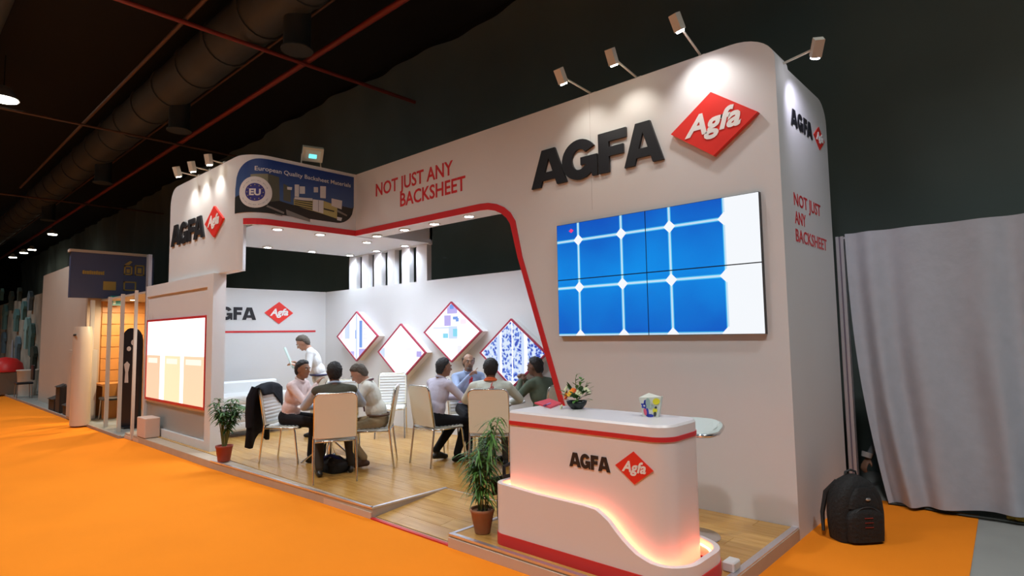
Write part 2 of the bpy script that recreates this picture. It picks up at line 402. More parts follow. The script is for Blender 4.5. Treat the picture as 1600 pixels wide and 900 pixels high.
# ------------------------------------------------------------------ pixel -> point helpers (a pixel gives a direction; the surface gives the distance)
CAMP = Vector((0,0,CH))
def ray(x,y): return _f*PF+_r2*(x-800)-_u2*(y-450)
def onX(x,y,X): d = ray(x,y); return CAMP+d*(X/d.x)
def onY(x,y,Y): d = ray(x,y); return CAMP+d*(Y/d.y)
def onZ(x,y,z): d = ray(x,y); return CAMP+d*((z-CH)/d.z)
def onE(x,y):
    d = ray(x,y); t = XE/d.x
    if t*d.y >= YF+RE: return (SE+t*d.y-YF-RE, CH+t*d.z)
    cx,cy = XE-RE, YF+RE; A = d.x**2+d.y**2; B = -2*(d.x*cx+d.y*cy); Cc = cx*cx+cy*cy-RE*RE
    D = B*B-4*A*Cc
    t = (-B-sqrt(max(D,0)))/(2*A); X,Y = t*d.x,t*d.y
    return (RE*atan2(X-cx, cy-Y), CH+t*d.z)

# ================================================================== SIGNS
t = thing('sign_lettering', 'large raised black capital letters above the video wall', 'sign', (-3.53,Y0,3.36))
sign_letters([('A',(-4.375,-3.865)),('G',(-3.925,-3.46)),('F',(-3.44,-3.10)),('A',(-3.13,-2.69))], 3.36, .425, fnM, .028, t, BLACKP)
t = thing('logo_sign', 'big red diamond logo plate with white script on the main wall', 'sign', (-2.185,Y0,3.28))
logo(t, -2.185, 3.575, .41, .297, fnM, .05, .265)
t = thing('slogan_lettering', 'two-line red slogan lettering on the fascia above the opening', 'sign', (-6.5,Y0,3.58))
def fit_text(txt, a, b, z, h, fn, mt, root, name='line', bold=.004, depth=.002, d0=.001, space=1):
    x0,x1 = text_width(txt, 1, bold, space); sz = h/.70
    s = (b-a)/((x1-x0)*sz)
    part(name, text_mb(txt, sz, lambda u,v,w_: fn(a+u-x0*sz*s, z+v, d0+w_), depth, bold*sz, 0, s, space=space), mt, root)
fit_text('NOT JUST ANY', -7.52, -5.76, 3.825, .19, fnM, RED, t, bold=.018); fit_text('BACKSHEET', -6.91, -5.52, 3.57, .19, fnM, RED, t, bold=.018)
t = thing('sign_lettering', 'small black capital letters on the end wall beside a red diamond', 'sign', (XR,5.8,3.53))
sign_letters([('A',(5.50,5.68)),('G',(5.69,5.84)),('F',(5.87,5.97)),('A',(5.96,6.13))], 3.53, .155, fnR, .008, t, BLACKP)
t = thing('logo_sign', 'small red diamond logo plate on the narrow end wall', 'sign', (XR,6.36,3.48)); logo(t, 6.36, 3.60, .18, .118, fnR, .008, .115)
t = thing('slogan_lettering', 'three-line red slogan lettering on the narrow end wall', 'sign', (XR,5.9,2.48))
for s,b,z in (('NOT JUST',6.27,2.795),('ANY',5.78,2.63),('BACKSHEET',6.42,2.47)): fit_text(s, 5.47, b, z, .112, fnR, RED, t, bold=.010)
t = thing('sign_lettering', 'raised black capital letters on the spotlit front of the picture block', 'sign', (-10.2,YF,3.26))
sign_letters([('A',(-10.95,-10.53)),('G',(-10.56,-10.20)),('F',(-10.17,-9.90)),('A',(-9.93,-9.50))], 3.255, .35, fnB, .025, t, BLACKP)
t = thing('logo_sign', 'red diamond logo plate on the spotlit front of the picture block', 'sign', (-9.1,YF,3.2)); logo(t, -9.11, 3.435, .34, .235, fnB, .03, .215)
t = thing('sign_lettering', 'flat black capital letters on the inner left wall above a red stripe', 'sign', (XL,4.6,2.04))
sign_letters([('A',(4.10,4.34)),('G',(4.33,4.55)),('F',(4.57,4.73)),('A',(4.73,4.99))], 2.04, .235, fnL, .01, t, BLACKP)
t = thing('logo_sign', 'red diamond logo plate on the inner left wall above a red stripe', 'sign', (XL,5.44,1.95)); logo(t, 5.44, 2.18, .29, .215, fnL, .015, .185)

# picture panel on the rounded beam
zb0, zb1, s1_ = 3.45, 4.22, SE+5.12-YF-RE
def sheet(mb, s0, s1, lo, hi, d, n=40, mi=0):
    for i in range(n):
        a = s0+(s1-s0)*i/n; b = s0+(s1-s0)*(i+1)/n
        mb.add([fnE(a,lo(a),d),fnE(b,lo(b),d),fnE(b,hi(b),d),fnE(a,hi(a),d)], [(0,1,2,3)], mi)
lo = lambda s: zb0 if s < s1_-.3 else zb0+.3-sqrt(max(0,.09-(s-(s1_-.3))**2))
hi = lambda s: zb1 if s > .42 else zb1-.42+sqrt(max(0,.42**2-(s-.42)**2))
PSKY = mat('print_sky', (.035,.075,.26), .35); nt = PSKY.node_tree
g = nt.nodes.new('ShaderNodeNewGeometry'); sx_ = nt.nodes.new('ShaderNodeSeparateXYZ'); nt.links.new(g.outputs['Position'], sx_.inputs[0])
mr = nt.nodes.new('ShaderNodeMapRange'); mr.inputs[1].default_value = 3.65; mr.inputs[2].default_value = 4.2; nt.links.new(sx_.outputs[2], mr.inputs[0])
ra_ = nt.nodes.new('ShaderNodeValToRGB'); ra_.color_ramp.elements[0].color = (.06,.12,.26,1); ra_.color_ramp.elements[1].color = (.02,.05,.22,1); nt.links.new(mr.outputs[0], ra_.inputs[0])
nt.links.new(ra_.outputs[0], nt.nodes['Principled BSDF'].inputs['Base Color'])
PM = [PSKY, mat('print_dark',(.022,.022,.02),.35), mat('print_olive',(.24,.235,.15),.35), mat('print_olive_dark',(.10,.10,.07),.35), mat('print_white',(.62,.6,.58),.35), mat('print_yellow',(.42,.36,.13),.35), mat('print_grey',(.2,.19,.17),.35)]
t = thing('picture_panel', 'blue printed picture panel of factory buildings with a white slogan', 'panel', (XE,4.3,3.45))
m = MB(); sheet(m, 0, s1_, lo, hi, .004, 60); part('print', m, PM, t)
m = MB()
def crop(x,y): return onE(360+x/6.924, 235+y/6.923)
def pol(pts, mi, d):
    P = [crop(*p) for p in pts]; N = 6
    for i in range(1,len(P)-1):
        A,B_,C_ = P[0],P[i],P[i+1]; g = {}; vs = []
        for u in range(N+1):
            for v in range(N+1-u):
                g[(u,v)] = len(vs); a,b = u/N,v/N; vs.append(fnE(A[0]+(B_[0]-A[0])*a+(C_[0]-A[0])*b, A[1]+(B_[1]-A[1])*a+(C_[1]-A[1])*b, d))
        fs = []
        for u in range(N):
            for v in range(N-u):
                fs.append((g[(u,v)],g[(u+1,v)],g[(u,v+1)]))
                if u+v < N-1: fs.append((g[(u+1,v)],g[(u+1,v+1)],g[(u,v+1)]))
        m.add(vs, fs, mi)
sheet(m, 0.0, s1_, lo, lambda s: max(lo(s)+.002, 3.68+.10*sin(s*5)*(.4 if s<1 else .15)+(.0 if s<.5 else -.02)+.05*(s>1.3)), .006, 60, 1)
pol([(220,260),(405,255),(405,560),(400,590),(225,600)],2,.008); pol([(405,255),(525,290),(530,545),(405,560)],3,.008)
pol([(570,360),(650,400),(650,560),(570,540)],3,.008)
for a in ([(610,395),(665,400),(660,430),(612,425)],[(692,370),(740,372),(738,505),(692,500)],[(746,390),(803,392),(803,470),(746,470)],[(898,398),(945,400),(945,455),(898,455)],[(968,388),(1030,390),(1028,520),(968,515)],[(1090,520),(1205,545),(1200,640),(1090,600)],[(690,505),(885,520),(885,545),(690,540)]): pol(a,4,.010)
pol([(682,520),(1000,545),(1155,600),(1150,740),(1000,690),(800,630),(682,590)],5,.009)
for k in range(4): pol([(690,530+k*20),(885,555+k*26),(885,566+k*26),(690,538+k*20)],1,.011)
pol([(1005,625),(1120,655),(1120,668),(1005,640)],1,.011)
pol([(888,530),(1003,545),(1000,685),(885,650)],4,.013); pol([(945,540),(950,540),(950,665),(945,665)],6,.0135)
pol([(1150,640),(1260,700),(1255,715),(1150,665)],6,.010); pol([(1150,720),(1205,730),(1195,765),(1150,755)],4,.010)
pol([(600,640),(860,745),(860,775),(605,700)],6,.009); pol([(400,595),(580,670),(575,690),(385,610)],6,.009); pol([(480,680),(560,700),(560,712),(480,695)],6,.009)
part('buildings', m, PM, t)
c0,cz0 = crop(267,452)
m = MB()
def disc(m,r,d,mi,n=40):
    K = 8; m.add([fnE(c0+r*(j/K)*cos(2*pi*k/n),cz0+r*(j/K)*sin(2*pi*k/n),d) for j in range(K+1) for k in range(n)], [(j*n+k,j*n+(k+1)%n,(j+1)*n+(k+1)%n,(j+1)*n+k) for j in range(K) for k in range(n)], mi)
    m.add([fnE(c0+r*cos(2*pi*k/n),cz0+r*sin(2*pi*k/n),e_) for e_ in (.002,d) for k in range(n)], [(k,(k+1)%n,n+(k+1)%n,n+k) for k in range(n)], mi)
disc(m,.222,.016,0); disc(m,.126,.019,1)
for k in range(12):
    a = 2*pi*k/12; m.add([fnE(c0+.102*cos(a)+.010*cos(b)*(1 if j%2==0 else .45), cz0+.102*sin(a)+.010*sin(b)*(1 if j%2==0 else .45), .021) for j in range(10) for b in (pi/2+j*pi/5,)], [tuple(range(10))], 2)
for r,a0,a1,n in ((.168,160,20,16),(.180,205,335,20)):
    for k in range(n):
        if k % 6 == 5: continue
        a = radians(a0+(a1-a0)*(k+.5)/n); ha = radians(abs(a1-a0)/n*.36); hr = .006-.002*(k % 3)
        m.add([fnE(c0+q_*cos(b_),cz0+q_*sin(b_),.0175) for q_,b_ in ((r-hr,a-ha),(r+hr,a-ha),(r+hr,a+ha),(r-hr,a+ha))], [(0,1,2,3)], 3)
text_mb('EU', .125, lambda u,v,w_: fnE(c0+u,cz0-.043+v,.022+w_), 0, .005, 0, 1, 0, 'CENTER', m)
part('badge', m, [mat('badge_white',(.72,.69,.66),.4), mat('badge_blue',(.035,.03,.22),.4), mat('badge_yellow',(.55,.5,.12),.4), mat('badge_grey',(.42,.42,.44),.5)], t)
words = ['European','Quality','Backsheet','Materials']; full = ' '.join(words); x0_,x1_ = text_width(full, 1, .008); sa,sb = .33, SE+5.06-YF-RE; sz = .088
for k,wd_ in enumerate(words):
    px_ = ' '.join(words[:k]); st_ = text_width(full[:full.index(wd_)+1],1,.008)[1]-text_width(wd_[0],1,.008)[1] if k else 0
    part('word', text_mb(wd_, sz, lambda u,v,w_: fnE(sa+(u/sz+st_-x0_)*(sb-sa)/(x1_-x0_), 4.045+v, .009+w_), 0, .008*sz), mat('print_text',(.75,.74,.72),.4), t)

# video wall: four monitors
def screenmat():
    m = bpy.data.materials.new('screen_solar_cells'); m.use_nodes = True; nt = m.node_tree; b = nt.nodes['Principled BSDF']; L = nt.links.new
    def math_(op,a,b_=None,c=None):
        n = nt.nodes.new('ShaderNodeMath'); n.operation = op
        for i,v in enumerate((a,b_,c)):
            if v is None: continue
            if isinstance(v,(int,float)): n.inputs[i].default_value = v
            else: L(v, n.inputs[i])
        return n.outputs[0]
    g = nt.nodes.new('ShaderNodeNewGeometry'); s = nt.nodes.new('ShaderNodeSeparateXYZ'); L(g.outputs['Position'], s.inputs[0])
    X,Z = s.outputs[0], s.outputs[2]
    def per(v,o,p):
        f = math_('FRACT', math_('ADD', math_('DIVIDE', math_('SUBTRACT',v,o), p), 10.5)); return math_('MULTIPLY', math_('ABSOLUTE', math_('SUBTRACT',f,.5)), p)
    fx = per(X,-3.709,.5325); fz = per(Z,2.69,.508)
    line = math_('LESS_THAN', math_('MINIMUM',fx,fz), .0095); glow = math_('LESS_THAN', math_('MINIMUM',fx,fz), .018)
    dia = math_('LESS_THAN', math_('ADD',fx,fz), .062); white = math_('GREATER_THAN', X, -2.105)
    lin = math_('MAXIMUM', math_('MULTIPLY',line,.55), dia); w_ = math_('MAXIMUM', lin, white)
    n = nt.nodes.new('ShaderNodeTexNoise'); n.inputs['Scale'].default_value = 1.6; L(g.outputs['Position'], n.inputs['Vector'])
    grad = math_('MULTIPLY_ADD', math_('ABSOLUTE', math_('SUBTRACT', Z, 2.25)), -1.1, .72)
    gg = math_('MULTIPLY_ADD', n.outputs['Fac'], .6, math_('SUBTRACT', grad, .25))
    r = nt.nodes.new('ShaderNodeValToRGB'); r.color_ramp.elements[0].color = (.0,.065,.50,1); r.color_ramp.elements[1].color = (.0,.33,.92,1); L(gg, r.inputs[0])
    m1 = nt.nodes.new('ShaderNodeMix'); m1.data_type = 'RGBA'; L(math_('MULTIPLY',glow,.55), m1.inputs[0]); L(r.outputs[0], m1.inputs[6]); m1.inputs[7].default_value = (.1,.75,1,1)
    m2 = nt.nodes.new('ShaderNodeMix'); m2.data_type = 'RGBA'; L(w_, m2.inputs[0]); L(m1.outputs[2], m2.inputs[6]); m2.inputs[7].default_value = (.93,.96,1,1)
    b.inputs['Base Color'].default_value = (.01,.01,.012,1); b.inputs['Roughness'].default_value = .22
    L(m2.outputs[2], b.inputs['Emission Color']); b.inputs['Emission Strength'].default_value = .98
    return m
SCR = screenmat(); BEZ = mat('monitor_black',(.012,.012,.014),.35)
xs = [-4.0,-2.9,-1.8]; zs_ = [1.662,2.272,2.882]
nm = {(0,1):'upper monitor of the video wall at the black lettering\'s first letters', (1,1):'upper monitor of the video wall below the red diamond', (0,0):'lower monitor of the video wall next to the slanted red edge', (1,0):'lower monitor of the video wall next to the end corner'}
for i in range(2):
    for j in range(2):
        a,b,c,d = xs[i]+.001, xs[i+1]-.001, zs_[j]+.001, zs_[j+1]-.001
        t = thing('monitor', nm[(i,j)], 'monitor', ((a+b)/2,Y0,c), group='monitors of the video wall')
        part('housing', MB().box((a,Y0-.05,c),(b,Y0-.001,d)), BEZ, t)
        part('screen', MB().box((a+.004,Y0-.053,c+.004),(b-.004,Y0-.05,d-.004)), SCR, t)
m = MB(); hx,hz = -3.80,2.80
m.prism([(hx-.033,hz),(hx,hz-.024),(hx+.033,hz),(hx,hz+.024)], fnM, .0532, .0538)
o = [o for o in bpy.data.objects if o.name.startswith('monitor') and o['label'] == nm[(0,1)]][0]
part('screen_mark', m, emis('screen_mark_red',(.8,.04,.2),1), o)

# back wall diamond light boxes
FRM = mat('lightbox_frame_red',(.42,.03,.07),.4); LBW = emis('lightbox_white',(.97,.95,1),1.25)
LB = [LBW, emis('lightbox_pale_blue',(.62,.74,.98),1.0), emis('lightbox_blue',(.18,.36,.88),.9), emis('lightbox_violet',(.52,.45,.9),.95), emis('lightbox_pink',(1,.78,.88),1.05), emis('lightbox_cyan',(.25,.72,.92),.95), emis('lightbox_grey',(.85,.84,.9),1.0)]
def gmat():
    m = emis('lightbox_glassworks',(.1,.15,.7),.95); nt = m.node_tree; b = nt.nodes['Principled BSDF']
    g = nt.nodes.new('ShaderNodeNewGeometry'); v = nt.nodes.new('ShaderNodeTexVoronoi'); v.inputs['Scale'].default_value = 21; v.feature = 'F1'
    n = nt.nodes.new('ShaderNodeTexNoise'); n.inputs['Scale'].default_value = 9; mx = nt.nodes.new('ShaderNodeMix'); mx.data_type = 'VECTOR'; mx.inputs[0].default_value = .12
    nt.links.new(g.outputs['Position'], n.inputs['Vector']); nt.links.new(g.outputs['Position'], mx.inputs[4]); nt.links.new(n.outputs['Color'], mx.inputs[5]); nt.links.new(mx.outputs[1], v.inputs['Vector'])
    r = nt.nodes.new('ShaderNodeValToRGB'); e = r.color_ramp.elements; e[0].position = .22; e[0].color = (.03,.05,.42,1); e[1].position = .62; e[1].color = (.75,.85,1,1)
    k = e.new(.4); k.color = (.12,.25,.8,1); nt.links.new(v.outputs['Distance'], r.inputs[0]); nt.links.new(r.outputs[0], b.inputs['Emission Color']); return m
LB.append(gmat())
lbs = [(-9.80,1.70,.70,.475,'diamond light box with a single blue column, next to the corner'), (-8.42,1.41,.685,.50,'diamond light box with faint grey lines, almost white'),
       (-7.10,1.745,.69,.485,'diamond light box with a cyan block and violet arrow'), (-5.80,1.42,.66,.50,'diamond light box filled with dark blue crystal columns')]
for q,(cx,cz,hw,hh,lab) in enumerate(lbs):
    t = thing('light_box', lab, 'light box', (cx,YB,cz-hh), group='diamond light boxes on the back wall')
    dm = lambda k: [(cx-hw*k,cz),(cx,cz-hh*k),(cx+hw*k,cz),(cx,cz+hh*k)]
    part('case', MB().prism(dm(.97), fnW, 0, .14), WHITE2, t)
    f = MB(); o_, i_ = dm(1), dm(.945)
    for k in range(4): f.prism([o_[k],o_[(k+1)%4],i_[(k+1)%4],i_[k]], fnW, .13, .165)
    part('frame', f, FRM, t)
    part('face', MB().prism(dm(.946), fnW, .135, .15), LBW, t)
    def pat(u0,v0,u1,v1,mi,d=.1505):
        # rectangle in box units, clipped to the diamond by sampling columns
        n = 14; p = MB()
        for k in range(n):
            a = u0+(u1-u0)*k/n; b = u0+(u1-u0)*(k+1)/n
            h = lambda u: max(0,.93-abs(u))
            la,lb_,ha,hb = max(v0,-h(a)),max(v0,-h(b)),min(v1,h(a)),min(v1,h(b))
            if ha-la > .002 or hb-lb_ > .002:
                p.add([fnW(cx+u*hw,cz+v*hh,d) for u,v in ((a,la),(b,lb_),(b,max(hb,lb_)),(a,max(ha,la)))], [(0,1,2,3)], 0)
        if p.v: part('picture_patch', p, LB[mi], t)
    if q == 0:
        pat(.12,-.45,.26,.62,2); pat(-.08,-.1,-.02,.25,2); pat(-.05,-.95,.02,.9,1); pat(.32,-.2,.36,.35,6); pat(.30,.05,.5,.1,6); pat(.3,.28,.5,.33,6); pat(.3,-.12,.5,-.07,6); pat(.1,-.8,.45,-.5,3); pat(-.35,-.95,-.12,-.6,3); pat(-.9,-.1,-.7,.3,4); pat(-.6,-.1,-.35,.6,1)
    elif q == 1:
        pat(-.5,-.35,-.47,.35,6); pat(-.25,-.6,-.23,.5,6); pat(.1,.1,.45,.13,6); pat(.2,-.1,.5,-.08,6); pat(.0,-.25,.3,-.23,6); pat(.0,-.7,.3,-.66,6); pat(.62,-.15,.82,.04,3); pat(-.95,-.2,-.7,.15,1)
    elif q == 2:
        pat(-.15,.60,.2,.95,3); pat(-.05,.75,.08,.9,2,.151); pat(-.25,.2,-.02,.55,3); pat(.05,.4,.22,.5,2); pat(.15,.33,.25,.45,2,.151); pat(-.65,.12,.15,.16,1); pat(-.3,-.2,-.12,-.05,5); pat(-.1,-.22,.2,.18,1); pat(.05,-.15,.2,.1,5,.151); pat(.2,-.7,.35,-.45,6); pat(.3,.25,.5,.4,4)
    else:
        pat(-.93,-.55,-.45,.5,7); pat(-.30,-.8,.0,.9,7); pat(.03,-.8,.28,.9,7); pat(.45,-.6,.93,.55,7); pat(-.45,-.93,-.36,.6,1); pat(.28,-.6,.36,.6,1)
# orange and white light box in the left front wall
t = thing('light_box', 'tall light box with white top and three orange panels in the left front wall', 'light box', (-10.5,3.385,.68))
a,b,c,d = -11.90,-9.19,.70,2.01; yq = 3.355
f = MB(); f.box((a,yq,c-.04),(b,yq+.03,c)); f.box((a,yq,d),(b,yq+.03,d+.035)); f.box((a,yq,c),(a+.03,yq+.03,d)); f.box((b-.03,yq,c),(b,yq+.03,d))
part('frame', f, RED, t)
a += .03; b -= .03; W_ = b-a
part('face', MB().box((a,yq+.012,c),(b,yq+.029,d)), emis('panel_white',(1,.97,.95),1.6), t)
for u0,u1,mt_ in ((0,.26,emis('panel_orange',(1,.60,.40),1.1)),(.35,.62,emis('panel_amber',(1,.74,.46),1.15)),(.68,1,emis('panel_peach',(1,.64,.42),1.12))):
    q_ = part('panel', MB().box((a+W_*u0,yq+.010,c),(a+W_*u1,yq+.012,1.43)), mt_, t)
    part('caption', MB().box((a+W_*(u0+.03),yq+.009,1.30),(a+W_*(u1-.05),yq+.010,1.385)), emis('panel_pale',(1,.84,.70),1.2), q_)

# ================================================================== LAMPS
GLOW = emis('lamp_glow',(.92,.90,1),30); GLOWW = emis('lamp_glow_warm',(1,.93,.75),25); LAMPW = mat('lamp_white_metal',(.62,.60,.52),.45)
def arm_spot(base, head, aim, label, glow, power, col, angle=75):
    base = Vector(base); head = Vector(head); t = thing('arm_spotlight', label, 'spotlight', tuple(base), group='arm spotlights on the wall tops')
    part('arm', MB().tube([base, head], .011, 8), LAMPW, t); part('clamp', MB().obox(base+Vector((0,0,.01)),(.03,0,0),(0,.03,0),(0,0,.02)), LAMPW, t)
    d = (Vector(aim)-head).normalized(); u = d.cross(Vector((0,0,1))).normalized(); n = u.cross(d)
    h = part('head', MB().obox(head+Vector((0,0,.0)), u*.04, n*.035, d*.075), LAMPW, t)
    g = MB(); c = head+d*.078
    g.add([c+(u*cos(2*pi*k/16)+n*sin(2*pi*k/16))*.036+d*e_ for e_ in (0,.012) for k in range(16)], [(k,(k+1)%16,16+(k+1)%16,16+k) for k in range(16)]+[tuple(range(16,32)),tuple(range(15,-1,-1))])
    part('lens', g, glow, t)
    light('spot_bulb','SPOT', head+d*.11, power, col, t, aim, .04, angle, 1.0, off=OFF[t.name])
W1 = (1,.93,.82); W2 = (.88,.86,1)
arm_spot((-3.55,Y0+.1,4.28),(-3.55,4.66,4.31),(-3.55,Y0,3.55),'arm spotlight on the main wall above the black letter G',GLOWW,SPOT_W*.45,W1,100)
arm_spot((-2.99,Y0+.1,4.28),(-2.99,4.74,4.35),(-3.0,Y0,3.6),'arm spotlight on the main wall above the last black letter',GLOWW,SPOT_W*.45,W1,100)
arm_spot((-2.31,Y0+.1,4.28),(-2.31,4.75,4.44),(-2.2,Y0,3.65),'arm spotlight on the main wall above the red diamond logo',GLOW,SPOT_W*1.0,(1,.97,.95),100)
arm_spot((XR-.1,5.42,4.05),(-1.33,5.30,4.06),(XR,5.75,3.5),'arm spotlight reaching out from the narrow end wall',GLOW,SPOT_W*.8,(.80,.78,1),95)
for (px,py),lab in (((277,268),'arm spotlight on the picture block above the first black letters'),((300,260),'arm spotlight on the picture block above its last black letter'),((326,249),'arm spotlight on the picture block above the red diamond')):
    p = onZ(px,py,4.30); arm_spot((p.x,YF+.05,4.28),p,(p.x-.1,YF,3.5),lab,GLOWW,SPOT_W*.62,(1,.95,.88),100)
# flood light on the beam
t = thing('flood_light', 'white LED flood light standing on top of the picture beam', 'flood light', (XE-.05,4.42,4.27))
c = Vector((XE-.02,4.42,4.45)); d = Vector((.75,-.25,-.62)).normalized(); u = d.cross(Vector((0,0,1))).normalized(); n = u.cross(d)
part('housing', MB().obox(c,u*.15,n*.11,d*.035), mat('flood_body',(.55,.60,.5),.5), t)
part('lens', MB().obox(c+d*.037,u*.11,n*.075,d*.003), mat('flood_glass',(.6,.75,.7),.2), t)
part('led', MB().obox(c+d*.042-n*.02,u*.055,n*.03,d*.003), emis('flood_cyan',(.15,.85,.95),1.6), t)
part('bracket', MB().tube([(XE-.06,4.26,4.27),(XE-.06,4.27,4.43)],.01).tube([(XE-.06,4.58,4.27),(XE-.06,4.57,4.43)],.01).tube([(XE-.06,4.26,4.275),(XE-.06,4.58,4.275)],.01), LAMPW, t)
# recessed downlights
dl = [(-8.27,3.98),(-8.27,4.66),(-8.45,5.62),(-10.05,4.66),(-10.05,5.50),(-10.05,6.30),(-9.22,6.34),(-8.36,6.34),(-7.75,5.34),(-7.02,5.32),(-6.36,5.34),(-5.64,5.33)]
dname = ['over the potted plant end','by the middle of the picture panel','at the inner corner','along the open canopy side','midway on the open canopy side','at the end slat','over the third slat','over the fifth slat','beside the inner corner under the fascia','under the slogan\'s first word','under the slogan\'s middle','near the curved end of the opening']
for k,(x,y) in enumerate(dl):
    t = thing('downlight', 'recessed round downlight '+dname[k], 'downlight', (x,y,ZS), group='recessed downlights of the canopy')
    zc = ZS if k < 8 else 3.268
    part('ring', MB().lathe([(.085,0.0),(.085,-.012),(.06,-.014),(.06,0.0)],(x,y,zc),20), LAMPW, t)
    part('lens', MB().lathe([(.06,-.004),(.06,-.012),(.0005,-.016)],(x,y,zc),20), GLOW, t)
    light('downlight_bulb','SPOT',(x,y,zc-.03),DOWN_W,(.74,.86,1),t,(x,y,0),.05,150,.8,off=OFF[t.name])
# hall high-bay lamps
def bay(x,y,z,label,power):
    t = thing('high_bay_lamp', label, 'lamp', (x,y,z), group='high bay lamps of the hall')
    part('reflector', MB().lathe([(.30,0),(.29,.02),(.14,.26),(.10,.30)],(x,y,z),20), mat('bay_reflector',(.5,.5,.5),.4,.6), t)
    part('diffuser', MB().lathe([(.27,-.002),(.27,-.02),(.001,-.03)],(x,y,z),20), GLOWW, t)
    part('hanger', MB().tube([(x,y,z+.3),(x,y,8.35)],.012), BLACKC, t)
    light('bay_bulb','SPOT',(x,y,z-.08),power,(.97,.98,1.0),t,(x,y,0),.25,130,.8,off=OFF[t.name])
bay(-17.6,1.88,7.3,'bell-shaped high bay lamp over the far aisle',HALL_W)
for x,y,l in ((-11,.35,'beside the air duct'),(-5.6,.35,'over the aisle before the curb'),(-.4,.35,'over the spot where the photographer stands'),(-5.6,-5,'over the second aisle opposite the opening'),(-11,-5,'over the second aisle opposite the plant'),(1.4,3.4,'over the concrete strip'),(-24,-1.5,'added over the aisle to brighten the far stall'),(-33,.2,'added at the aisle end to brighten the far stall wall')): bay(x,y,7.3,'bell-shaped high bay lamp '+l,HALL_W*(.5 if y < -4 else 1))  # the bays by the far stall are unseen, added to brighten it
for k,(px,py) in enumerate(((20,402),(37,395),(50,390),(82,366))):
    p = onZ(px,py,7.3); t = thing('high_bay_lamp', ('farthest','third','second','nearest')[k]+' lamp of the short row under the far ceiling', 'lamp', tuple(p), group='far row of hall lamps')
    part('reflector', MB().lathe([(.22,0),(.20,.04),(.1,.2),(.06,.24)],tuple(p),14), LAMPW, t); part('diffuser', MB().lathe([(.20,-.002),(.20,-.03),(.001,-.05)],tuple(p),14), GLOWW, t); part('hanger', MB().tube([(p.x,p.y,7.5),(p.x,p.y,8.35)],.015), BLACKC, t)

# ceiling services
DUCT = mat('duct_grey',(.07,.078,.075),.6,.2,var=.3,vscale=1.5); PIPE = mat('pipe_red',(.26,.035,.02),.45); PIPE2 = mat('pipe_brown',(.11,.055,.03),.5)
t = thing('air_duct', 'thick grey round air duct under the black ceiling', 'duct', (-20,4.46,7.4))
part('pipe', MB().tube([(-60,4.46,7.42),(8,4.46,7.42)],.44,24), DUCT, t)
for k in range(26): part('band', MB().tube([(-40+k*1.5-.05,4.46,7.42),(-40+k*1.5+.05,4.46,7.42)],.47,24), DUCT, t)
for x in (-9.0,-14.5,-21,-29): part('outlet', MB().lathe([(.26,-.75),(.26,-.72),(.22,-.70),(.22,0)],(x,4.62,7.2),16), DUCT, t)
def pipe(label, a, b, r, m): solo('sprinkler_pipe', MB().tube([a,b],r,10), m, label, 'pipe')
pipe('red sprinkler main running between the duct and the fabric wall',(-60,5.5,7.0),(8,5.5,7.0),.055,PIPE)
pipe('thin red-brown pipe on the aisle side of the duct',(-26,3.34,7.0),(8,3.34,7.0),.035,PIPE2)
pipe('thin brown pipe just beside the duct',(-60,5.05,7.35),(8,5.05,7.35),.025,PIPE2)
pipe('dark red branch pipe crossing under the duct',(-10.3,0.5,6.93),(-10.3,8.1,6.93),.04,PIPE)
pipe('dim branch pipe crossing beyond the second duct outlet',(-17,0.5,6.9),(-17,8.1,6.9),.03,PIPE2)
pipe('farthest dim branch pipe crossing the ceiling',(-27,0.5,6.9),(-27,8.1,6.9),.035,PIPE2)
t = thing('side_duct', 'second grey duct above the aisle side of the ceiling', 'duct', (-15,1.3,7.4))
part('pipe', MB().tube([(-60,1.1,7.5),(8,1.1,7.5)],.33,20), DUCT, t)

# ================================================================== RECEPTION COUNTER
def rrect(xa,xb,ya,yb,rl,rr_,n=8):
    P = []
    for cx,cy,r,a0 in ((xb-rr_,ya+rr_,rr_,-90),(xb-rr_,yb-rr_,rr_,0),(xa+rl,yb-rl,rl,90),(xa+rl,ya+rl,rl,180)):
        P += [(cx+r*cos(radians(a0+90*i/n)), cy+r*sin(radians(a0+90*i/n))) for i in range(n+1)]
    out = []
    for i,p in enumerate(P):
        q = P[(i+1)%len(P)]; out.append(p); L = sqrt((q[0]-p[0])**2+(q[1]-p[1])**2); k = int(L/.05)
        for j in range(1,k): out.append((p[0]+(q[0]-p[0])*j/k, p[1]+(q[1]-p[1])*j/k))
    return out
ct = thing('reception_counter', 'white reception counter with a wave-shaped glowing skirt and red base', 'counter', (-2.5,3.66,PZ))
SK = rrect(-3.30,-1.715,3.335,4.02,.10,.22); BO = rrect(-3.215,-1.84,3.425,3.93,.045,.14)
pz = [(-3.4,.555),(-3.19,.552),(-2.85,.535),(-2.45,.53),(-2.34,.522),(-2.25,.475),(-2.16,.385),(-2.05,.305),(-1.95,.272),(-1.85,.262),(-1.6,.262)]
def skz(x):
    for (a,za),(b,zb) in zip(pz,pz[1:]):
        if x <= b: 
            u = (x-a)/(b-a); u = max(0,min(1,u)); return za+(zb-za)*u
    return pz[-1][1]
n = len(SK); INN = rrect(-3.262,-1.755,3.373,3.985,.065,.185)
def ring(mb, A, B, za, zb, mi=0, sm=True):
    n = len(A); vs = [(*p,za(p)) for p in A]+[(*p,zb(p)) for p in B]
    mb.add(vs, [(i,(i+1)%n,n+(i+1)%n,n+i) for i in range(n)], mi, sm)
def nearest(poly, N):  # resample inner loop to N points by angle-free index scaling
    return [poly[int(i*len(poly)/N) % len(poly)] for i in range(N)]
